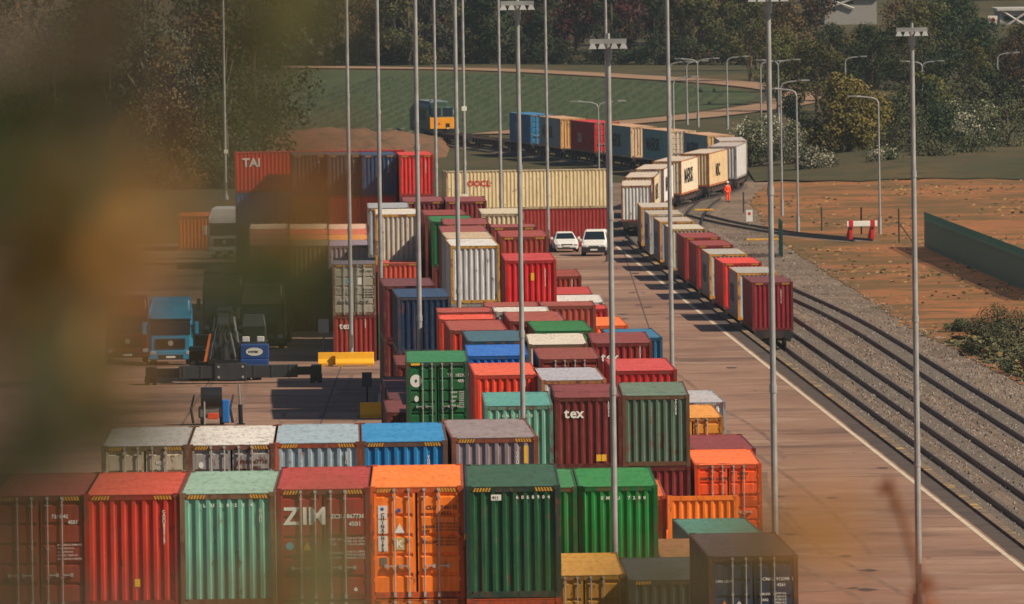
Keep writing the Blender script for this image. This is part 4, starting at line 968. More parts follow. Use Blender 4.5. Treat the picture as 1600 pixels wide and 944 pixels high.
# ------------------------------------------------------------------ vehicles
def wheel(parent, x, y, r, w, name='wheel'):
    m_ = MB(); m_.cyl((x - w / 2, y, r), (x + w / 2, y, r), r, n=20); o = m_.build(name, RUBBER, parent, smooth=False)
    m_ = MB(); m_.cyl((x - w / 2 - .01, y, r), (x + w / 2 + .01, y, r), r * .6, n=14); m_.build('rim', GALV, o)
    return o
def car(p, rz, label, kind):
    """front bumper at y=0, towards the camera"""
    t = thing('parked_' + kind, label, kind, p, rz, 'white vehicles parked by the brick red container')
    WP = plain('white vehicle paint', (222, 220, 214), .35, 0, .06); BP = plain('black bumper plastic', (36, 38, 42), .6)
    if kind == 'van': secs = [(0, .72, .35, .6, .62), (.06, .86, .3, .85, .8), (.75, .9, .3, 1.02, .86), (1.35, .91, .3, 1.12, .88), (2.15, .91, .3, 1.82, .72), (2.6, .91, .3, 1.88, .74), (4.3, .9, .3, 1.86, .74), (4.42, .88, .35, 1.78, .7)]; H = 1.86
    else: secs = [(0, .68, .28, .5, .6), (.08, .84, .24, .68, .76), (.5, .88, .22, .8, .8), (1.15, .89, .22, .93, .82), (2.0, .89, .22, 1.42, .6), (2.6, .89, .22, 1.47, .6), (3.4, .88, .22, 1.38, .58), (4.05, .85, .26, .98, .66), (4.2, .8, .34, .8, .64)]; H = 1.47
    belt = .98 if kind == 'van' else .86
    rings = []
    for (y, w, zb, zt, wt) in secs:
        b = min(belt, zt - .04)
        rings.append([Vector(v) for v in ((-w * .92, y, zb), (-w, y, zb + .15), (-w, y, b), (-(wt + .02), y, zt - .06), (-wt * .85, y, zt), (wt * .85, y, zt), (wt + .02, y, zt - .06), (w, y, b), (w, y, zb + .15), (w * .92, y, zb))])
    m_ = MB(); m_.loft(rings); m_.build('body', WP, t, smooth=False, bevel=.02)
    a, b = (secs[3], secs[4]); n = Vector((0, -(b[3] - a[3]), (b[0] - a[0]))).normalized() * .012
    def q(u, s):
        y = a[0] + (b[0] - a[0]) * u; z = a[3] + (b[3] - a[3]) * u; w_ = (a[4] + (b[4] - a[4]) * u) * .88
        return Vector((s * w_, y, z)) + Vector((0, n.y, n.z))
    m_ = MB(); vs = [q(.06, -1), q(.06, 1), q(.88, 1), q(.88, -1)]; m_.add(vs + [v + Vector((0, .03, -.02)) for v in vs], [(0, 1, 2, 3), (4, 5, 6, 7), (0, 1, 5, 4), (2, 3, 7, 6)]); m_.build('windscreen', glass(), t)
    for s in (-1, 1):
        m_ = MB(); w = secs[4][1]; wt = secs[4][4]
        y0, y1 = (1.75, 2.6) if kind == 'van' else (1.75, 3.3)
        m_.add([(s * (w + .004), y0 - .2, belt + .03), (s * (w + .004), y1, belt + .03), (s * (wt + .07), y1, H - .14), (s * (wt + .1), y0 + .25, H - .16)], [(0, 1, 2, 3)]); m_.build('side_window', glass(), t)
        m_ = MB(); m_.box(*sorted((s * (w + .02), s * (w + .2))), 1.5, 1.6, belt + .04, belt + .24); m_.build('mirror', WP, t, bevel=.03)
        m_ = MB(); x = s * (.66 if kind == 'van' else .64); zz = secs[1][3] - .08; m_.box(x - .14, x + .14, -.0, .12, zz - .12, zz + .02); m_.build('headlight', plain('headlamp glass', (170, 176, 180), .15), t, bevel=.02)
        for y in (.85, secs[-1][0] - .85): wheel(t, s * (w - .08), y, .32, .2)
    m_ = MB(); w = secs[1][1]
    if kind == 'van': m_.box(-w - .01, w + .01, -.06, .2, .26, .68); m_.box(-.4, .4, -.065, 0, .69, .76)
    else: m_.box(-w * .8, w * .8, -.03, .1, .24, .36); m_.box(-.42, .42, -.02, .08, .52, .62)
    m_.build('bumper', BP, t, bevel=.03)
    m_ = MB(); m_.box(-.26, .26, -.085 if kind == 'van' else -.05, -.06 if kind == 'van' else -.02, .42, .53); m_.build('number_plate', WHITE, t)
p = at(886, 394.5, 0); car(p, R(4), 'white hatchback car left of the white van', 'car')
p = at(928, 400.5, 0); car(p, R(-3), 'white panel van with black bumper, right of the white car', 'van')

def lorry(p, rz, rgb, label, boxc=None, name='tractor_lorry'):
    """cab-over tractor unit, front towards the camera"""
    t = thing(name, label, 'lorry', p, rz, 'lorries in the yard'); P = plain('cab paint %d %d %d' % rgb, rgb, .4, 0, .15); w = 1.24
    m_ = MB(); m_.loft([[Vector(v) for v in ((-w, .1, zz), (-w * .86, -.02, zz), (w * .86, -.02, zz), (w, .1, zz), (w, 2.2, zz), (-w, 2.2, zz))] for zz in (.55, 1.7)] + [[Vector(v) for v in ((-w, .16, zz), (-w * .86, k, zz), (w * .86, k, zz), (w, .16, zz), (w, 2.2, zz), (-w, 2.2, zz))] for zz, k in ((2.55, .1), (3.0, .2))] + [[Vector(v) for v in ((-w * .9, .5, 3.65), (-w * .8, .42, 3.65), (w * .8, .42, 3.65), (w * .9, .5, 3.65), (w * .92, 2.2, 3.8), (-w * .92, 2.2, 3.8))]])
    m_.build('cab', P, t, bevel=.03)
    m_ = MB(); m_.add([(-w * .9, -.045, 1.72), (w * .9, -.045, 1.72), (w * .9, .07, 2.52), (-w * .9, .07, 2.52), (-w * .9, .05, 1.72), (w * .9, .05, 1.72), (w * .9, .16, 2.52), (-w * .9, .16, 2.52)], [(0, 1, 2, 3), (0, 1, 5, 4), (2, 3, 7, 6), (0, 4, 7, 3), (1, 5, 6, 2)]); m_.build('windscreen', glass(), t)
    m_ = MB(); m_.box(-.82, .82, -.07, -.02, .95, 1.5)
    for k in range(5): m_.box(-.8, .8, -.1, -.05, .98 + k * .1, 1.02 + k * .1)
    g = m_.build('grille', DARK, t); sticker(g, 0, 1.25, .3, .3, STEEL, 'badge_ring', 'disc', y=-.125)
    m_ = MB(); m_.box(-w, w, -.12, .2, .32, .84); bp = m_.build('bumper', P, t, bevel=.05)
    m_ = MB(); m_.box(-.7, .7, -.135, -.118, .38, .6); m_.build('air_intake', DARK, bp); m_ = MB(); m_.box(-.26, .26, -.15, -.136, .42, .53); m_.build('number_plate', WHITE, bp)
    m_ = MB(); m_.box(-w * .95, w * .95, .02, .4, 2.56, 2.62); m_.build('sun_visor', DARK, t)
    for s in (-1, 1):
        m_ = MB(); m_.box(s * 1.0 - .16, s * 1.0 + .16, -.14, .02, .6, .82); m_.build('headlight', plain('headlamp glass', (170, 176, 180), .15), t, bevel=.03)
        m_ = MB(); m_.box(*sorted((s * (w + .12), s * (w + .34))), -.05, .12, 1.75, 2.45); m_.box(*sorted((s * w, s * (w + .15))), 0, .06, 2.3, 2.38); m_.build('mirror', P, t, bevel=.03)
        m_ = MB(); m_.box(*sorted((s * (w - .01), s * (w + .012))), .35, 1.2, 1.75, 2.45); m_.build('side_window', glass(), t)
        for y in (1.0, 4.6): wheel(t, s * 1.0, y, .5, .32)
    m_ = MB(); m_.box(-.45, .45, 1.5, 5.6, .6, .95); m_.build('chassis', DARK, t)
    if boxc:
        m_ = MB(); m_.box(-1.1, 1.1, 3, 15.5, 1.1, 1.3)
        m_.build('trailer_bed', DARK, t)
        for y in (11, 12.3, 13.6):
            for s in (-1, 1): wheel(t, s * 1.0, y, .5, .32)
        container(p[0] + math.sin(-rz) * 3.1, p[1] + 3.1, 1.35, rz, boxc, 'container riding behind the ' + label.split(',')[0][:50], H=STD, group='containers on lorry trailers')
    return t
p = at(267, 571, 0); lorry(p, R(1), (24, 136, 176), 'blue cab-over lorry with dark windscreen standing left of the reach stacker')
p = at(196, 572, 0); lorry((p.x, p.y + 4, 0), R(2), (96, 34, 30), 'dark red lorry left of the blue one, behind blurred leaves')
lorry((-20.9, 882, 0), R(-12), (206, 206, 204), 'white lorry cab beside the blue side-on container')
p = at(350, 530, 0); lorry((p.x, p.y, 0), R(0), (38, 36, 38), 'black lorry behind the reach stacker, behind blurred leaves', boxc=(44, 46, 50))
p = at(412, 545, 0); lorry((p.x, p.y, 0), R(-1), (80, 76, 60), 'olive grey lorry right behind the reach stacker', boxc=(60, 62, 52))

def reach_stacker(p):
    t = thing('reach_stacker', 'black and blue reach stacker facing the camera with its long spreader bar lowered', 'reach stacker', p)
    K = plain('reach stacker black', (22, 26, 34), .45, 0, .35, 1.2); K2 = plain('reach stacker dark grey', (52, 56, 62), .5, 0, .35, 1.5); BL = plain('reach stacker blue', (20, 70, 140), .5, 0, .2); CH = plain('chromed rod', (206, 206, 206), .2, .8)
    m_ = MB(); m_.box(-1.2, 1.2, 3.0, 9.6, .8, 1.5); m_.prism([(3.2, .7), (2.8, 1.0), (2.8, 1.5), (3.2, 1.8), (9, 2.0), (9.8, 1.7), (9.8, .8)], -1.0, 1.0, 'x'); m_.box(-1.8, 1.8, 9.0, 10.4, .9, 2.3); m_.build('chassis', K, t, bevel=.05)
    for s_ in (-1, 1):
        for q in (1.7, 1.1): wheel(t, s_ * q, 4.0, .8, .5)
        wheel(t, s_ * 1.5, 8.8, .8, .55)
        m_ = MB(); m_.prism([(3.0, 1.65), (3.3, 1.85), (4.8, 1.85), (5.1, 1.55), (4.8, 1.7), (3.3, 1.7)], s_ * 1.45 - .5, s_ * 1.45 + .5, 'x'); m_.build('mudguard', K2, t)
        m_ = MB(); m_.cyl((s_ * .72, 3.0, 1.3), (s_ * .6, 3.8, 2.6), .15, n=12); c_ = m_.build('lift_cylinder', K2, t)
        m_ = MB(); m_.cyl((s_ * .6, 3.8, 2.6), (s_ * .5, 4.4, 3.4), .08, n=10); m_.build('piston_rod', CH, c_)
        m_ = MB()
        for k in range(3): m_.box(s_ * 1.2 - .2, s_ * 1.2 + .2, 2.78, 3.0, .35 + .35 * k, .4 + .35 * k)
        m_.build('ladder', K2, t)
    m_ = MB(); m_.box(.85, 2.4, 2.2, 3.2, 1.2, 2.0); m_.box(.85, 2.4, 2.1, 2.3, .75, 1.2); fr = m_.build('front_cover', BL, t, bevel=.06)
    m_ = MB(); m_.prism([(1.62 + .46 * math.cos(i * math.pi / 12), 1.6 + .22 * math.sin(i * math.pi / 12)) for i in range(24)], 2.18, 2.195, 'y'); m_.build('badge', WHITE, fr)
    letter(fr, 'HYSTER', .15, 1.3, 1.545, BLACK, y=2.17)
    m_ = MB(); m_.loft([[Vector(v) for v in ((.9, 4.8, z), (2.2, 4.8, z), (2.2, 6.4, z), (.9, 6.4, z))] for z in (1.9, 2.9)] + [[Vector(v) for v in ((1.0, 5.1, 3.5), (2.1, 5.1, 3.5), (2.1, 6.4, 3.5), (1.0, 6.4, 3.5))]]); cb = m_.build('cab', K2, t, bevel=.04)
    m_ = MB(); m_.box(1.0, 2.1, 4.77, 4.81, 2.15, 2.85); m_.build('cab_window', glass(), cb)
    for x in (.95, 1.75): m_ = MB(); m_.box(x, x + .4, 3.0, 3.2, 2.1, 2.4); m_.build('work_light', WHITE, t, bevel=.04)
    m_ = MB(); rings = []
    for y, z, a_, b_ in ((9.3, 3.2, .42, .42), (4.4, 3.55, .42, .42), (1.6, 3.5, .38, .38)): rings.append([Vector((sx * a_, y, z + sz * b_)) for sx, sz in ((-1, -1), (1, -1), (1, 1), (-1, 1))])
    m_.loft(rings); bo = m_.build('boom', K, t, bevel=.04)
    m_ = MB(); rings = [[Vector((sx * .3, y, z + sz * .3)) for sx, sz in ((-1, -1), (1, -1), (1, 1), (-1, 1))] for y, z in ((1.6, 3.45), (.4, 3.2), (-.2, 2.6), (-.4, 1.9))]; m_.loft(rings); m_.build('boom_tip', K2, bo)
    m_ = MB(); m_.cyl((0, -.45, 1.2), (0, -.45, 2.0), .42, .36, 12); m_.box(-.8, .8, -.9, 0, 1.08, 1.3); m_.build('rotator', K, t)
    m_ = MB()
    for s_ in (-1, 1): m_.cyl((s_ * .7, -.3, 1.2), (s_ * .35, -.1, 2.9), .05, n=8)
    m_.build('tilt_cylinder', CH, t)
    m_ = MB()
    for k in range(5): x = -.75 + .36 * k; m_.tube([(x, -.5, 1.3), (x * 1.25, -.62, 2.1 + .1 * (k % 2)), (x * .6, -.4, 2.8), (x * .3, 0, 3.2)], [.035] * 4, 6)
    m_.build('hydraulic_hoses', RUBBER, t)
    m_ = MB(); m_.prism([(-1.05, 1.2), (-.9, 1.2), (-.62, 2.7), (-.74, 2.7)], -.7, -.6, 'y'); m_.build('marker_post', plain('orange marker', (216, 112, 44), .6), t)
    sp = MB(); sp.box(-2.4, 4.0, -.85, -.1, .3, .98); sp.box(-.45, 1.25, -.95, -.05, .2, 1.1)
    for k in range(7): sp.box(-2.2 + k * .95, -2.1 + k * .95, -.88, -.84, .28, 1.0)
    sb = sp.build('spreader', K2, t, bevel=.03)
    for x in (-.25, 1.05):
        for z in (.36, .92): m_ = MB(); m_.cyl((x, -.98, z), (x, -.95, z), .07, n=10); m_.build('bolt', STEEL, sb)
    for s_, x0, x1 in ((-1, -3.9, -2.4), (1, 4.0, 5.0)):
        m_ = MB(); m_.box(x0, x1, -.7, -.25, .42, .86); m_.build('telescopic_arm', K, sb)
        xe = x0 if s_ < 0 else x1
        m_ = MB(); m_.box(xe - .28, xe + .28, -1.3, .35, .4, .95); m_.box(xe - .32, xe - .08, -1.3, -1.05, -.02, .5); m_.box(xe + .08, xe + .32, -1.3, -1.05, -.02, .5); m_.cyl((xe, -1.1, .1), (xe, -1.1, .5), .09, n=8); m_.build('twistlock_head', K, sb, bevel=.03)
p = at(352, 600, 0); reach_stacker((p.x - .1, p.y + 1, 0))
def service_machine(p):
    t = thing('service_machine', 'small dark service machine with a drum, blue tank and silver ram behind the second row', 'machine', p)
    K = plain('reach stacker black', (22, 26, 34), .45, 0, .35, 1.2); G_ = plain('grey machine frame', (110, 110, 104), .6); CH = plain('chromed rod', (206, 206, 206), .2, .8)
    m_ = MB(); m_.cyl((-.62, .1, 1.35), (.42, .1, 1.35), .52, .52, 18); m_.build('drum', K, t)
    m_ = MB(); m_.box(-.75, .55, -.2, 1.3, .35, .9); m_.prism([(-.2, .9), (-.2, 1.05), (.4, 1.15), (1.2, .9)], -.6, .4, 'x'); m_.build('body', G_, t, bevel=.04)
    for x in (-1.0, .95): m_ = MB(); m_.tube([(x, -.2, .1), (x - .12, -.2, .8), (x + .05, 0, 1.5)], [.07, .06, .04], 8); m_.build('frame_arm', K, t)
    m_ = MB(); m_.cyl((-.45, -.35, .05), (-.45, -.35, 1.2), .05, n=8); m_.build('handrail', GALV, t)
    m_ = MB(); m_.box(.42, .8, -.3, .2, .1, 1.25); m_.build('blue_tank', plain('bright blue tank', (20, 110, 190), .5), t, bevel=.06)
    m_ = MB(); m_.box(-.3, .25, -.34, -.2, .3, .6); m_.build('lamp_cluster', plain('orange red lamp', (216, 76, 40), .5), t, bevel=.03)
    m_ = MB(); m_.cyl((1.35, 0, 0), (1.32, 0, 1.0), .11, n=10); m_.box(1.15, 1.55, -.2, .2, 0, .06); r_ = m_.build('ram', K, t); m_ = MB(); m_.cyl((1.32, 0, 1.0), (1.25, 0, 2.0), .06, n=10); m_.build('ram_rod', CH, r_)
    for x in (-.55, .4):
        for y in (.1, 1.1): wheel(t, x, y, .32, .2)
p = at(334, 664, 0); service_machine((p.x, p.y, 0))

# ------------------------------------------------------------------ the track worker
def skin(name, pts, edges, rad, mat, parent, sub=1):
    me = bpy.data.meshes.new(name); me.from_pydata(pts, edges, []); o = link(name, me, mat, parent)
    s_ = o.modifiers.new('skin', 'SKIN'); s_.use_smooth_shade = True
    for i, r in enumerate(rad): me.skin_vertices[0].data[i].radius = (r, r) if not isinstance(r, tuple) else r
    me.skin_vertices[0].data[0].use_root = True
    u = o.modifiers.new('sub', 'SUBSURF'); u.levels = 1; u.render_levels = 2
    return o
def person(p, rz):
    t = thing('person', 'person in bright orange high-visibility clothes and white helmet standing beside the train', 'person', p, rz)
    SK = plain('skin', (190, 140, 112), .6); OR = plain('high visibility orange', (255, 74, 20), .6, 0, .08)
    P = [(0, 0, .95), (0, 0, 1.15), (0, .0, 1.38), (0, 0, 1.48), (0, -.01, 1.56), (0, -.01, 1.68),
         (-.18, 0, 1.40), (-.24, .0, 1.14), (-.25, -.05, .90), (-.25, -.08, .82), (.18, 0, 1.40), (.24, 0, 1.14), (.25, -.05, .90), (.25, -.08, .82),
         (-.1, 0, .90), (-.11, -.01, .5), (-.11, .02, .1), (-.11, -.1, .04), (.1, 0, .90), (.11, -.01, .5), (.11, .02, .1), (.11, -.1, .04)]
    E = [(0, 1), (1, 2), (2, 3), (3, 4), (4, 5), (2, 6), (6, 7), (7, 8), (8, 9), (2, 10), (10, 11), (11, 12), (12, 13), (0, 14), (14, 15), (15, 16), (16, 17), (0, 18), (18, 19), (19, 20), (20, 21)]
    RR = [(.15, .1), (.13, .09), (.16, .1), .055, .08, .085, .055, .045, .035, .03, .055, .045, .035, .03, .085, .06, .04, .035, .085, .06, .04, .035]
    skin('body', P, E, RR, SK, t)
    for s in (-1, 1):
        for k in range(4): m_ = MB(); x = s * .25; m_.tube([(x - s * .02 + .018 * (k - 1.5), -.085, .81), (x - s * .02 + .018 * (k - 1.5), -.1, .77), (x - s * .02 + .018 * (k - 1.5), -.09, .735 + .006 * k)], [.009, .008, .007], 5); m_.build('finger', SK, t)
    skin('jacket', [P[0], P[1], P[2], P[6], P[7], P[8], P[10], P[11], P[12]], [(0, 1), (1, 2), (2, 3), (3, 4), (4, 5), (2, 6), (6, 7), (7, 8)], [(.19, .14), (.17, .125), (.18, .125), .08, .068, .058, .08, .068, .058], OR, t)
    skin('trousers', [P[0], P[14], P[15], (-.11, .02, .12), P[18], P[19], (.11, .02, .12)], [(0, 1), (1, 2), (2, 3), (0, 4), (4, 5), (5, 6)], [(.17, .13), .11, .085, .075, .11, .085, .075], OR, t)
    m_ = MB()
    for k in range(5):
        a0 = k * math.pi / 10; m_.cyl((0, -.01, 1.68 + .12 * math.sin(a0)), (0, -.01, 1.68 + .12 * math.sin(a0 + math.pi / 10)), .12 * math.cos(a0) + .004, .12 * math.cos(a0 + math.pi / 10) + .004, 14)
    m_.cyl((0, -.03, 1.675), (0, -.03, 1.69), .14, n=14); m_.build('helmet', WHITE, t)
    for s in (-1, 1): m_ = MB(); m_.box(s * .11 - .05, s * .11 + .05, -.2, .08, 0, .11); m_.build('boot', DARK, t, bevel=.02)
p = atg(1137, 317); person((p.x, p.y, gz(p.y) + .05), R(20))
# ------------------------------------------------------------------ trees
def leafmat(name, a, b_, c_=None):
    m, t, n, l, b = nodes(name); tc = n.new('ShaderNodeTexCoord'); oi = n.new('ShaderNodeObjectInfo'); v = offset_by_object(n, l, tc.outputs['Object'])
    c = mix(n, l, ramp(n, l, noise(n, l, v, .45, 3), .38, .62), lin(a), lin(b_))
    if c_: c = mix(n, l, ramp(n, l, noise(n, l, v, .9, 3), .55, .68, 0, .8), c, lin(c_))
    hs = n.new('ShaderNodeHueSaturation'); l.new(c, hs.inputs['Color']); l.new(ramp(n, l, oi.outputs['Random'], 0, 1, .7, 1.35), hs.inputs['Value']); l.new(ramp(n, l, oi.outputs['Random'], 0, 1, .48, .52), hs.inputs['Hue'])
    l.new(hs.outputs[0], b.inputs['Base Color']); b.inputs['Roughness'].default_value = .8; b.inputs['Specular IOR Level'].default_value = .15
    return m
LM = dict(dark=leafmat('dark green leaves', (36, 48, 30), (54, 64, 38)), olive=leafmat('olive leaves', (84, 80, 44), (66, 72, 40), (96, 76, 44)), brown=leafmat('browning leaves', (96, 76, 50), (78, 72, 46), (118, 78, 48)),
          wine=leafmat('burgundy leaves', (82, 40, 42), (60, 40, 38), (84, 62, 44)), gold=leafmat('yellowing leaves', (98, 82, 42), (80, 72, 40), (106, 82, 40)), grey=leafmat('grey-green leaves', (84, 86, 68), (70, 76, 56)),
          blossom=leafmat('white blossom', (186, 180, 160), (156, 152, 130)), bush=leafmat('bush leaves', (66, 74, 50), (82, 82, 56)))
BARK = plain('bark', (92, 78, 62), .9, 0, .4); BARKP = plain('pale bark', (150, 138, 118), .9, 0, .3)
_cr = {}
def crown_mesh(seed, h, w, n, leaf=.34, low=.1, lobes=20):
    key = (seed, h, w, n, leaf, low)
    if key in _cr: return _cr[key]
    r = random.Random(seed); bl = []
    for k in range(lobes):
        u = (k + .5) / lobes; z = h * (low + (.93 - low) * u); env = math.sin(math.pi * min(.93, .25 + .72 * u)) ** .8
        a = r.uniform(0, 2 * math.pi); rad = w * .5 * env * r.uniform(.25, .85)
        bl.append((Vector((rad * math.cos(a), rad * math.sin(a), z)), w * r.uniform(.12, .24) * (.6 + .5 * env)))
    mb = MB(); vs = []; fs = []
    tot = sum(b[1] ** 2 for b in bl)
    for c, rr_ in bl:
        for _ in range(int(n * rr_ ** 2 / tot)):
            d = Vector((r.gauss(0, 1), r.gauss(0, 1), r.gauss(0, 1))).normalized(); k = r.uniform(.45, 1.12) ** .7
            p = c + Vector((d.x, d.y, d.z * .8)) * rr_ * k
            nn = (d + Vector((r.gauss(0, .38), r.gauss(0, .38), r.gauss(0, .38)))).normalized(); a = nn.orthogonal().normalized(); b = nn.cross(a); th = r.uniform(0, 6.28)
            a, b = a * math.cos(th) + b * math.sin(th), b * math.cos(th) - a * math.sin(th); s = leaf * r.uniform(.5, 1.2)
            i = len(vs); vs += [p - a * s * .5, p + b * s * .32, p + a * s * .5, p - b * s * .32]; fs.append((i, i + 1, i + 2, i + 3))
    mb.add(vs, fs); me = mb.mesh('crown', fix=False)
    tb = MB(); tb.tube([(0, 0, -.3), (.05, 0, h * .25), (-.08, .05, h * .5), (0, 0, h * .8)], [w * .035, w * .026, w * .018, .03], 8)
    for c, rr_ in bl[::2]: tb.tube([(0, 0, max(.8, c.z - h * .22)), tuple(c * .6 + Vector((0, 0, c.z * .35))), tuple(c)], [w * .014, w * .009, .02], 5)
    _cr[key] = (me, tb.mesh('trunk')); return _cr[key]
def tree(x, y, h, w, kind, label, seed=0, n=2600, leaf=.34, low=.22, group=None, name='tree', cat='tree', rz=0, bark=None, z=None):
    ms = crown_mesh(seed, h, w, n, leaf, low)
    t = thing(name, label, cat, (x, y, gz(y) if z is None else z), rz, group)
    link('trunk', ms[1], bark or BARK, t); link('crown', ms[0], LM[kind], t); return t
def low_view(x, y, want):
    px = 800 + x * F / y
    if 1255 < px < 1385 or px > 1525:
        lim = CAM_H - (34 + (px - 800) * .014 + 150) * y / F - gz(y); return max(.18, min(want, lim / 15.5))
    return want
rt = random.Random(21)
protos = [(1, 14.5, 10, 4200), (2, 12.5, 9.5, 4200), (3, 16, 9, 4200), (4, 13.5, 11, 4200), (5, 15, 8.5, 4200)]
far_lab = {'dark': 'dark green tree in the wood behind the crop field', 'olive': 'olive tree in the wood behind the crop field', 'brown': 'browning tree in the wood behind the crop field', 'wine': 'burgundy-leaved tree in the wood behind the crop field', 'grey': 'grey-green tree in the wood behind the crop field'}
seqs = ['olive', 'brown', 'dark', 'dark', 'olive', 'brown', 'olive', 'dark', 'dark', 'wine', 'olive', 'brown', 'dark', 'olive']
i = 0
for row, (yb, x0, x1, step, sc) in enumerate(((1622, -36, 40, 5.6, .86), (1648, -38, 42, 6.5, 1.1), (1685, -42, 46, 7, 1.35))):
    x = x0
    while x < x1:
        k = seqs[(i * 5 + row * 3) % len(seqs)]
        if row == 0 and -14 < x < 8: k = rt.choice(['dark', 'dark', 'grey', 'olive'])
        if row >= 1 and 0 < x < 22: k = rt.choice(['wine', 'wine', 'brown', 'olive'])
        if row >= 1 and x > 22: k = rt.choice(['wine', 'olive', 'dark', 'brown'])
        s, h, w, n = protos[i % 5]
        right = x > 26
        t = tree(x + rt.uniform(-1.5, 1.5), yb + rt.uniform(-8, 8), h, w, k, far_lab[k], s, n, group='%s trees in the far wood' % k, rz=rt.uniform(0, 6.28), leaf=.5, low=(.03 if row == 0 else .1))
        f_ = sc * rt.uniform(.8, 1.1) * (.8 if right else 1); t.scale = (f_, f_, f_)
        x += step * rt.uniform(.8, 1.2); i += 1
# left wood: tall trees with pale trunks
lw = {'dark': 'tall dark green tree in the wood on the left', 'olive': 'tall olive tree in the wood on the left', 'brown': 'tall browning tree in the wood on the left', 'grey': 'tall grey-green tree with pale trunk in the wood on the left'}
for row, (yb, x0, x1, step, sc) in enumerate(((1098, -52, -21.5, 4.6, 1.0), (1122, -54, -20, 5.2, 1.3), (1160, -58, -22, 6, 1.55))):
    x = x0
    while x < x1:
        k = rt.choice(['dark', 'dark', 'olive', 'brown', 'grey']); s, h, w, n = protos[i % 5]
        t = tree(x, yb + rt.uniform(-6, 6), h, w, k, lw[k], s + 10, 4600, group='%s trees in the left wood' % k, rz=rt.uniform(0, 6.28), leaf=.36, low=(.04 if row == 0 and i % 2 else .16), bark=BARKP if k == 'grey' else None)
        f_ = sc * rt.uniform(.85, 1.1); t.scale = (f_, f_, f_); x += step * rt.uniform(.8, 1.25); i += 1
for k_ in range(30):
    x = 31 + 1.9 * k_ + rt.uniform(-.6, .6); y_ = 1245 + rt.uniform(-25, 30); ms = crown_mesh(210 + k_ % 4, 5.6, 6.4, 2600, .34, .03)
    t = thing('small_tree', 'small dense tree at the front of the wood behind the grass bank', 'tree', (x, y_, gz(y_)), rt.uniform(0, 6), 'small trees behind the grass bank'); link('trunk', ms[1], BARK, t); link('crown', ms[0], LM[rt.choice(['dark', 'dark', 'olive', 'bush'])], t); q_ = rt.uniform(.7, 1.15); t.scale = (q_, q_, q_)
# undergrowth closing the foot of the woods
for k_ in range(26):
    x = -50 + 1.15 * k_ + rt.uniform(-.4, .4); ms = crown_mesh(200 + k_ % 4, 3.2, 4.4, 1300, .3, .03)
    t = thing('bush', 'undergrowth bush at the foot of the wood on the left', 'bush', (x, 1091 + rt.uniform(-3, 3), gz(1091)), rt.uniform(0, 6), 'undergrowth of the left wood'); link('stem', ms[1], BARK, t); link('foliage', ms[0], LM[rt.choice(['bush', 'olive', 'grey', 'brown'])], t); t.scale = (1, 1, rt.uniform(.6, 1.4))
for k_ in range(34):
    x = -38 + 2.2 * k_ + rt.uniform(-.6, .6); y_ = 1612 - max(0, x + 5) * .6; ms = crown_mesh(200 + k_ % 4, 3.2, 4.4, 1300, .3, .03)
    t = thing('bush', 'undergrowth bush at the foot of the wood behind the farm track', 'bush', (x, max(1500, y_) + 6, gz(max(1500, y_) + 6)), rt.uniform(0, 6), 'undergrowth of the far wood'); link('stem', ms[1], BARK, t); link('foliage', ms[0], LM[rt.choice(['bush', 'dark', 'dark', 'brown'])], t); t.scale = (1.1, 1.1, rt.uniform(.5, 1.2))
# right side: wood behind the lamps, olive tree, blossom bushes
rw = {'dark': 'dark green tree in the wood behind the right lamp posts', 'olive': 'olive tree in the wood behind the right lamp posts', 'brown': 'browning tree in the wood behind the right lamp posts'}
for row, (yb, x0, x1, step, sc) in enumerate(((1345, 30, 82, 5, .66), (1390, 31, 86, 5.5, .78), (1440, 33, 92, 6, .85), (1500, 30, 95, 6.5, .8), (1560, 32, 98, 7, .8))):
    x = x0
    while x < x1:
        k = rt.choice(['olive', 'olive', 'brown', 'dark', 'dark']); s, h, w, n = protos[i % 5]
        t = tree(x, yb + rt.uniform(-8, 8), h, w, k, rw[k], s, n, group='%s trees in the right wood' % k, rz=rt.uniform(0, 6.28), leaf=.42)
        f_ = sc * rt.uniform(.8, 1.15); f2 = low_view(t.location.x, t.location.y, f_); t.scale = (f_ * 1.1, f_ * 1.1, f2); x += step * rt.uniform(.8, 1.2); i += 1
rtop = {'dark': 'dark tree at the top right around the white buildings', 'wine': 'burgundy tree at the top right around the white buildings', 'olive': 'olive tree at the top right around the white buildings'}
for k_ in range(26):
    x = 36 + 4.2 * k_ + rt.uniform(-2, 2); y = rt.choice([1700, 1860, 1980]); kk = 'wine' if 30 < x < 66 and y < 1800 and k_ % 2 else rt.choice(['dark', 'olive', 'dark']); s, h, w, n = protos[k_ % 5]
    t = tree(x * y / 1700, y, h, w, kk, rtop[kk], s, n, group='%s trees at the top right' % kk, rz=rt.uniform(0, 6), leaf=.42); t.scale = (.85, .85, low_view(t.location.x, y, .5 if y == 1700 else .8) if y < 1800 else .8)
p = atg(1332, 262); tree(p.x + .3, 1150, 8.4, 10, 'gold', 'large round olive-gold tree right of the blossoming bushes', 41, 9500, .34, .06)
p = atd(1450, 250, 1190); tree(p.x, 1190, 6.5, 7.5, 'dark', 'dark round tree between the olive-gold tree and the right blossom', 42, 3600, .3, .08)
def bush(px, py, d, h, w, seed, label, blossom=True, kind='bush', n=2200, leaf=.26):
    q = atd(px, py, d); ms = crown_mesh(seed, h, w, n, leaf, .05)
    t = thing('flowering_bush' if blossom else 'bush', label, 'bush', (q.x, d, gz(d)), seed, 'bushes along the far grass bank')
    link('stem', ms[1], BARK, t); link('foliage', ms[0], LM[kind], t)
    if blossom:
        b = crown_mesh(seed + 500, h * 1.02, w * 1.02, int(n * .45), leaf * .8, .3); link('blossom', b[0], LM['blossom'], t)
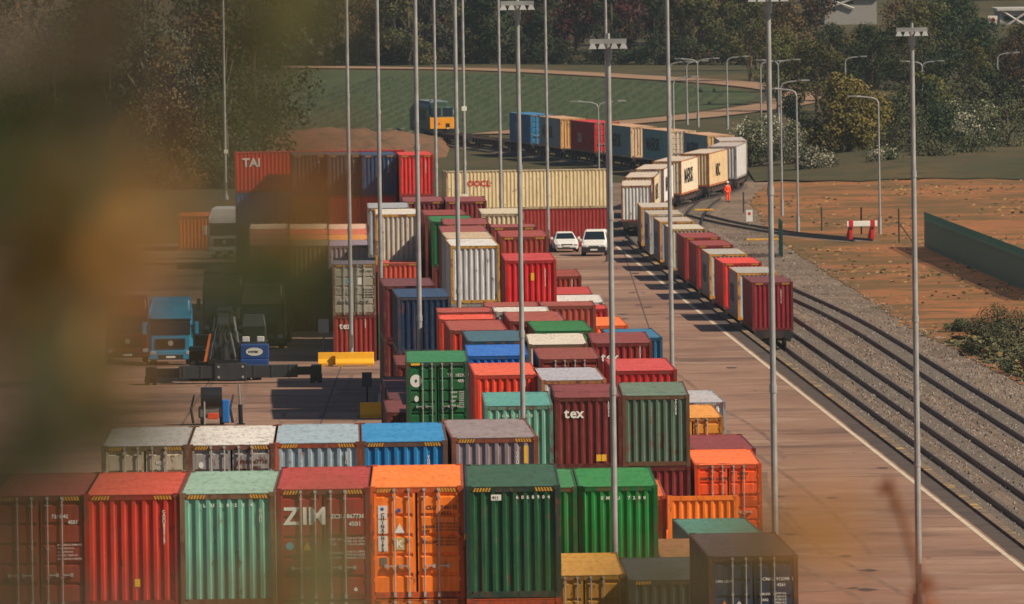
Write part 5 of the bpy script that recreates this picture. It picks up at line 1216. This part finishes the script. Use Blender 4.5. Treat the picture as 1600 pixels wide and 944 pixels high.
for k, (px, py, d, h, w, bl, lab) in enumerate(((1172, 260, 1128, 4.6, 4.6, True, 'white-blossoming bush right behind the turn of the train'), (1200, 262, 1138, 4.8, 5, True, 'white-blossoming bush around the tall mast'), (1238, 264, 1126, 4.6, 5, True, 'blossoming bush left of the olive-gold tree'), (1270, 272, 1108, 2.6, 4, True, 'low blossoming bush at the foot of the olive-gold tree, left side'), (1268, 262, 1150, 4.2, 5, False, 'green bush touching the left of the olive-gold tree'),
        (1400, 262, 1130, 3.6, 5, False, 'green bush right of the olive-gold tree'), (1422, 258, 1165, 3.8, 6, False, 'green bush behind the rightmost mast'), (1490, 240, 1195, 4.8, 6, True, 'large pale blossoming bush near the right lamp posts'), (1530, 244, 1180, 4.8, 6, True, 'blossoming bush right of the largest blossom bush'), (1575, 246, 1170, 5.4, 7, False, 'green bush cut by the right edge'), (1455, 262, 1120, 2.6, 5, False, 'low green bush on the grass bank'), (1520, 262, 1128, 3, 6, False, 'low green bush below the pale blossoms'), (1385, 268, 1112, 2.2, 4, True, 'low blossoming bush under the olive-gold tree, right side'))):
    bush(px, py, d, h, w, 60 + k, lab, bl)
for k, (px, py, d, h, w) in enumerate(((1560, 500, 742, 1.7, 2.6), (1590, 520, 726, 2.0, 3.0), (1535, 512, 736, 1.2, 2.0), (1580, 545, 706, 1.6, 2.6), (1520, 555, 706, .9, 1.5), (1600, 590, 680, 1.4, 2.4), (1500, 505, 745, .8, 1.4))):
    q = atd(px, py, d); ms = crown_mesh(90 + k, h * 1.0, w * 1.4, 1800, .13, .02); t = thing('shrub', 'low green %s shrub on the scrub patch, %s from the right edge' % (('broad', 'large', 'small', 'rounded', 'tiny', 'flat', 'sparse')[k], ('second', 'first', 'fourth', 'third', 'sixth', 'lowest', 'seventh')[k]), 'shrub', (q.x, d, gz(d)), k, 'shrubs on the scrub patch')
    link('stem', ms[1], BARK, t); link('foliage', ms[0], LM['bush'], t)
# low rank growth over the scrub patch
mw = MB(); rr = random.Random(31)
for _ in range(12000):
    y = rr.uniform(640, 752); x = soil_l(y) + .6 + max(0, (y - 728) * .22) + abs(rr.gauss(0, 4.5)); nz = math.sin(x * .9 + 1) * math.sin(y * .17) + rr.uniform(-.5, .5)
    hh = max(.08, .35 + .45 * nz); s_ = rr.uniform(.12, .3); z = gz(y) + .1 + rr.uniform(0, max(0, hh - .15)); a = rr.uniform(0, 3.14); u = Vector((math.cos(a), math.sin(a), rr.uniform(-.3, .3))) * s_; v = Vector((-math.sin(a) * .4, math.cos(a) * .4, rr.uniform(.3, 1))) * s_; p_ = Vector((x, y, z))
    mw.add([p_ - u, p_ + v * .6, p_ + u, p_ - v * .5], [(0, 1, 2, 3)], rr.choice((0, 0, 1)))
tag(mw.build('scrub_growth', [plain('scrub green', (76, 78, 48), .9, 0, .4, .3), plain('scrub straw', (120, 100, 62), .9, 0, .3, .3)], fix=False), kind='stuff')
# weeds scattered over the bare soil
mw = MB(); rr = random.Random(77)
for _ in range(7000):
    y = rr.uniform(580, 1085); x = soil_l(y) + rr.uniform(-.6, 38) ; q_ = rr.random()
    if math.sin(x * .31 + y * .05) + math.sin(y * .11 - x * .2) + rr.uniform(-1.2, 1.2) < .3: continue
    hh = rr.uniform(.04, .16); a = rr.uniform(-.6, .6); dx, dy = math.cos(a) * rr.uniform(.08, .25), math.sin(a) * rr.uniform(.1, .4); z = gz(y) + .05
    mw.add([(x - dx, y - dy, z), (x + dx, y + dy, z), (x + dx * .5, y + dy * .5 + .05, z + hh), (x - dx * .6, y - dy * .6, z + hh * .8)], [(0, 1, 2, 3)], rr.choice((0, 1)))
tag(mw.build('weeds', [plain('dry straw weeds', (150, 118, 72), .9, 0, .3, .2), plain('green weeds', (86, 84, 48), .9, 0, .3, .2)], fix=False), kind='stuff')
# ------------------------------------------------------------------ far white buildings
def hall(px, py, d, w, h, label, sign=False):
    q = atd(px, py, d); t = thing('industrial_building', label, 'building', (q.x, d, q.z - h)); Wm = plain('pale cladding', (150, 146, 140), .7, 0, .2); St = plain('pale steel brace', (190, 186, 180), .6)
    m_ = MB(); m_.box(0, w, 0, 20, -3, h); m_.build('wall', Wm, t)
    m_ = MB(); m_.box(-.4, w + .4, -.5, 20.5, h, h + .35); m_.build('roof', St, t)
    for k in range(int(w / 5)):
        x = .3 + k * 5; m_ = MB(); m_.cyl((x, -.25, 0), (x + 4, -.25, h), .16, n=6); m_.cyl((x + 4, -.25, 0), (x, -.25, h), .16, n=6); m_.build('cross_brace', St, t)
    m_ = MB()
    for k in range(int(w / 5)): m_.box(.6 + k * 5, 4.2 + k * 5, -.03, .02, h * .45, h * .7)
    m_.build('window_band', glass(), t)
    if sign:
        m_ = MB(); m_.box(-1.7, -.35, -.3, .3, h - 2.0, h - .7); sg = m_.build('sign_cube', WHITE, t); sticker(sg, -1.0, h - 1.35, .7, .8, RED_INK, 'red_emblem', 'disc', y=-.31)
hall(1288, -2, 1760, 7.6, 1.5, 'long low white industrial building at the top edge'); hall(1562, 17, 1750, 9, 2.6, 'pale cross-braced industrial building with a red and white sign, top right corner', True)

# ------------------------------------------------------------------ the tree beside the camera: blurred leaves
def foreground_tree():
    t = thing('foreground_tree', 'autumn tree close to the camera, badly out of focus down the left side', 'tree', (-1.9, 7.0, hill_z(-1.9, 7) - .1))
    O = Vector(t.location); rf = random.Random(8)
    def mleaf(name, a, b_, trans=.35):
        m, tt, n, l, b = nodes(name); oi = n.new('ShaderNodeTexCoord'); c = mix(n, l, ramp(n, l, noise(n, l, oi.outputs['Object'], 9, 2), .4, .6), lin(a), lin(b_)); l.new(c, b.inputs['Base Color']); b.inputs['Roughness'].default_value = .6
        tr_ = n.new('ShaderNodeBsdfTranslucent'); l.new(c, tr_.inputs[0]); mx = n.new('ShaderNodeMixShader'); mx.inputs[0].default_value = trans; l.new(b.outputs[0], mx.inputs[1]); l.new(tr_.outputs[0], mx.inputs[2]); l.new(mx.outputs[0], n['Material Output'].inputs[0]); return m
    mats = dict(o=mleaf('orange leaf', (206, 140, 50), (168, 112, 40)), y=mleaf('olive yellow leaf', (118, 112, 62), (92, 90, 50)), g=mleaf('green leaf', (48, 66, 30), (62, 72, 34)), d=mleaf('dark brown leaf', (52, 42, 24), (66, 54, 28)), m=mleaf('olive brown leaf', (112, 96, 46), (88, 80, 42)), r=mleaf('russet leaf', (150, 90, 40), (128, 80, 40)))
    # clusters of leaves: survey point, spread, distance, how many, colour, leaf size
    CL = [(20, 120, 40, 200, 9, 8, 'g', .05), (140, 90, 45, 120, 8, 30, 'd', .05), (195, 40, 34, 50, 8, 12, 'd', .038), (150, 210, 35, 60, 8, 10, 'd', .045), (50, 280, 45, 60, 7.5, 20, 'g', .055), (20, 470, 25, 80, 7.5, 12, 'm', .055), (130, 330, 35, 50, 7, 12, 'm', .05),
          (145, 400, 36, 70, 7.5, 26, 'o', .05), (110, 540, 32, 55, 7.5, 10, 'o', .05), (205, 350, 26, 55, 8, 16, 'y', .036), (188, 470, 20, 60, 8, 9, 'o', .03), (195, 560, 18, 35, 8, 5, 'o', .028), (40, 620, 34, 80, 7, 16, 'g', .055), (15, 800, 24, 120, 7, 22, 'd', .055), (60, 890, 24, 50, 7, 5, 'm', .045), (40, 660, 26, 60, 7.5, 8, 'g', .05), (80, 700, 35, 50, 7, 10, 'g', .05), (150, 640, 36, 40, 7, 9, 'm', .05), (50, 540, 35, 60, 7, 12, 'd', .055), (240, 650, 30, 22, 7.5, 4, 'm', .04),
          (440, 10, 26, 55, 8, 22, 'y', .04), (435, 120, 22, 50, 8, 12, 'y', .035), (350, 20, 30, 30, 8, 6, 'm', .03), (480, 258, 24, 14, 8, 10, 'r', .028), (450, 330, 30, 14, 8, 8, 'o', .028), (500, 330, 14, 12, 8, 5, 'o', .026), (250, 260, 30, 45, 8, 12, 'm', .032),
          (425, 420, 36, 26, 8, 46, 'g', .032), (370, 455, 32, 22, 8, 34, 'g', .034), (460, 465, 22, 26, 8, 26, 'y', .032), (330, 400, 34, 28, 8, 8, 'm', .03),
          (480, 905, 30, 26, 7.5, 70, 'y', .036), (490, 850, 34, 20, 7.5, 30, 'y', .03), (400, 938, 34, 8, 8, 14, 'o', .03),
          (1275, 830, 50, 34, 8, 44, 'o', .024), (1190, 860, 45, 22, 8, 24, 'm', .026), (1010, 912, 80, 10, 8, 48, 'm', .026), (1340, 850, 24, 20, 8, 4, 'r', .024), (1230, 640, 40, 40, 9, 3, 'm', .02), (1400, 925, 26, 14, 8, 5, 'r', .022)]
    MBs = {k: MB() for k in mats}; twigs = MB(); tips = []
    for (cx, cy, sx, sy, d, n, k, sz) in CL:
        c0 = atd(cx, cy, d) - O; tips.append((c0, cx))
        for _ in range(n):
            dd = d * rf.uniform(.9, 1.15); p = atd(cx + rf.gauss(0, sx), cy + rf.gauss(0, sy), dd) - O
            u = Vector((rf.gauss(0, 1), rf.gauss(0, 1), rf.gauss(0, 1))).normalized(); v = u.orthogonal().normalized(); w_ = u.cross(v); s_ = sz * rf.uniform(.7, 1.2)
            pts = [p, p + v * s_ * .35 + w_ * s_ * .3, p + v * s_ * .75 + w_ * s_ * .26, p + v * s_ + u * s_ * .08, p + v * s_ * .75 - w_ * s_ * .26, p + v * s_ * .35 - w_ * s_ * .3, p + v * s_ * .5 + u * s_ * .06]
            MBs[k].add(pts, [(0, 1, 6), (1, 2, 6), (2, 3, 6), (3, 4, 6), (4, 5, 6), (5, 0, 6)])
            if rf.random() < .25: twigs.tube([tuple(p), tuple(p.lerp(c0, .5) + Vector((0, 0, -.01))), tuple(c0)], [.0012, .0015, .002], 4)
    nm = dict(o='orange_foliage', y='olive_yellow_foliage', g='green_foliage', d='dark_brown_foliage', m='olive_brown_foliage', r='russet_foliage')
    for k in mats: MBs[k].build('foliage', mats[k], t, fix=False)['label'] = nm[k].replace('_', ' ').replace('foliage', 'leaves')
    twigs.build('twigs', BARK, t)
    m_ = MB(); m_.tube([(0, 0, -.3), (.05, .1, 1.2), (-.05, 0, 2.6), (.1, .1, 4.2)], [.16, .13, .1, .04], 12); m_.build('trunk', BARK, t)
    m_ = MB()
    for c0, cx in tips:
        if cx > 700: continue
        z0 = min(3.6, max(.5, c0.z - .45)); m_.tube([(0, .03, z0), tuple(Vector((c0.x * .45, c0.y * .5, (z0 + c0.z) / 2 + .08))), tuple(c0)], [.022, .01, .003], 6)
    m_.build('limbs', BARK, t)
    return tips
tips = foreground_tree()
# a sapling whose red stem crosses the bottom right corner
def sapling():
    b = Vector((1.7, 45, hill_z(1.7, 45))); t = thing('sapling', 'thin out-of-focus reddish sapling rising from the hillside in the bottom right corner', 'plant', b); RB = plain('red twig bark', (134, 78, 48), .8)
    m_ = MB(); P = [atd(1462, 1700, 45), atd(1450, 1000, 45), atd(1438, 900, 45), atd(1418, 830, 45), atd(1400, 775, 45), atd(1388, 742, 45)]
    P = [b] + P; m_.tube([tuple(p - b) for p in P], [.08, .03, .015, .014, .013, .012, .008], 6); m_.build('stem', RB, t)
    m_ = MB(); rf = random.Random(4)
    for (px, py) in ((1393, 748), (1404, 770), (1396, 760), (1440, 925), (1448, 935), (1428, 915), (1436, 940), (1452, 920)):
        p = atd(px, py, 45) - b; v = Vector((rf.uniform(-1, 1), 0, rf.uniform(-1, 1))).normalized(); w_ = Vector((-v.z, .3, v.x)); s_ = .07
        m_.add([p, p + v * s_ * .5 + w_ * s_ * .35, p + v * s_, p + v * s_ * .5 - w_ * s_ * .35], [(0, 1, 2, 3)])
    m_.build('leaves', plain('russet leaf blade', (150, 78, 40), .7), t, fix=False)
sapling()
# ------------------------------------------------------------------ air
def haze():
    mb = MB(); mb.box(-400, 400, -70, 2600, -3, 62); m = bpy.data.materials.new('pale air'); m.use_nodes = True; t = m.node_tree; t.nodes.clear()
    o = t.nodes.new('ShaderNodeOutputMaterial'); v = t.nodes.new('ShaderNodeVolumePrincipled'); v.inputs['Density'].default_value = .000042; v.inputs['Color'].default_value = (.7, .86, 1, 1); v.inputs['Anisotropy'].default_value = .2
    t.links.new(v.outputs[0], o.inputs['Volume']); tag(mb.build('haze', m), kind='stuff')
haze()
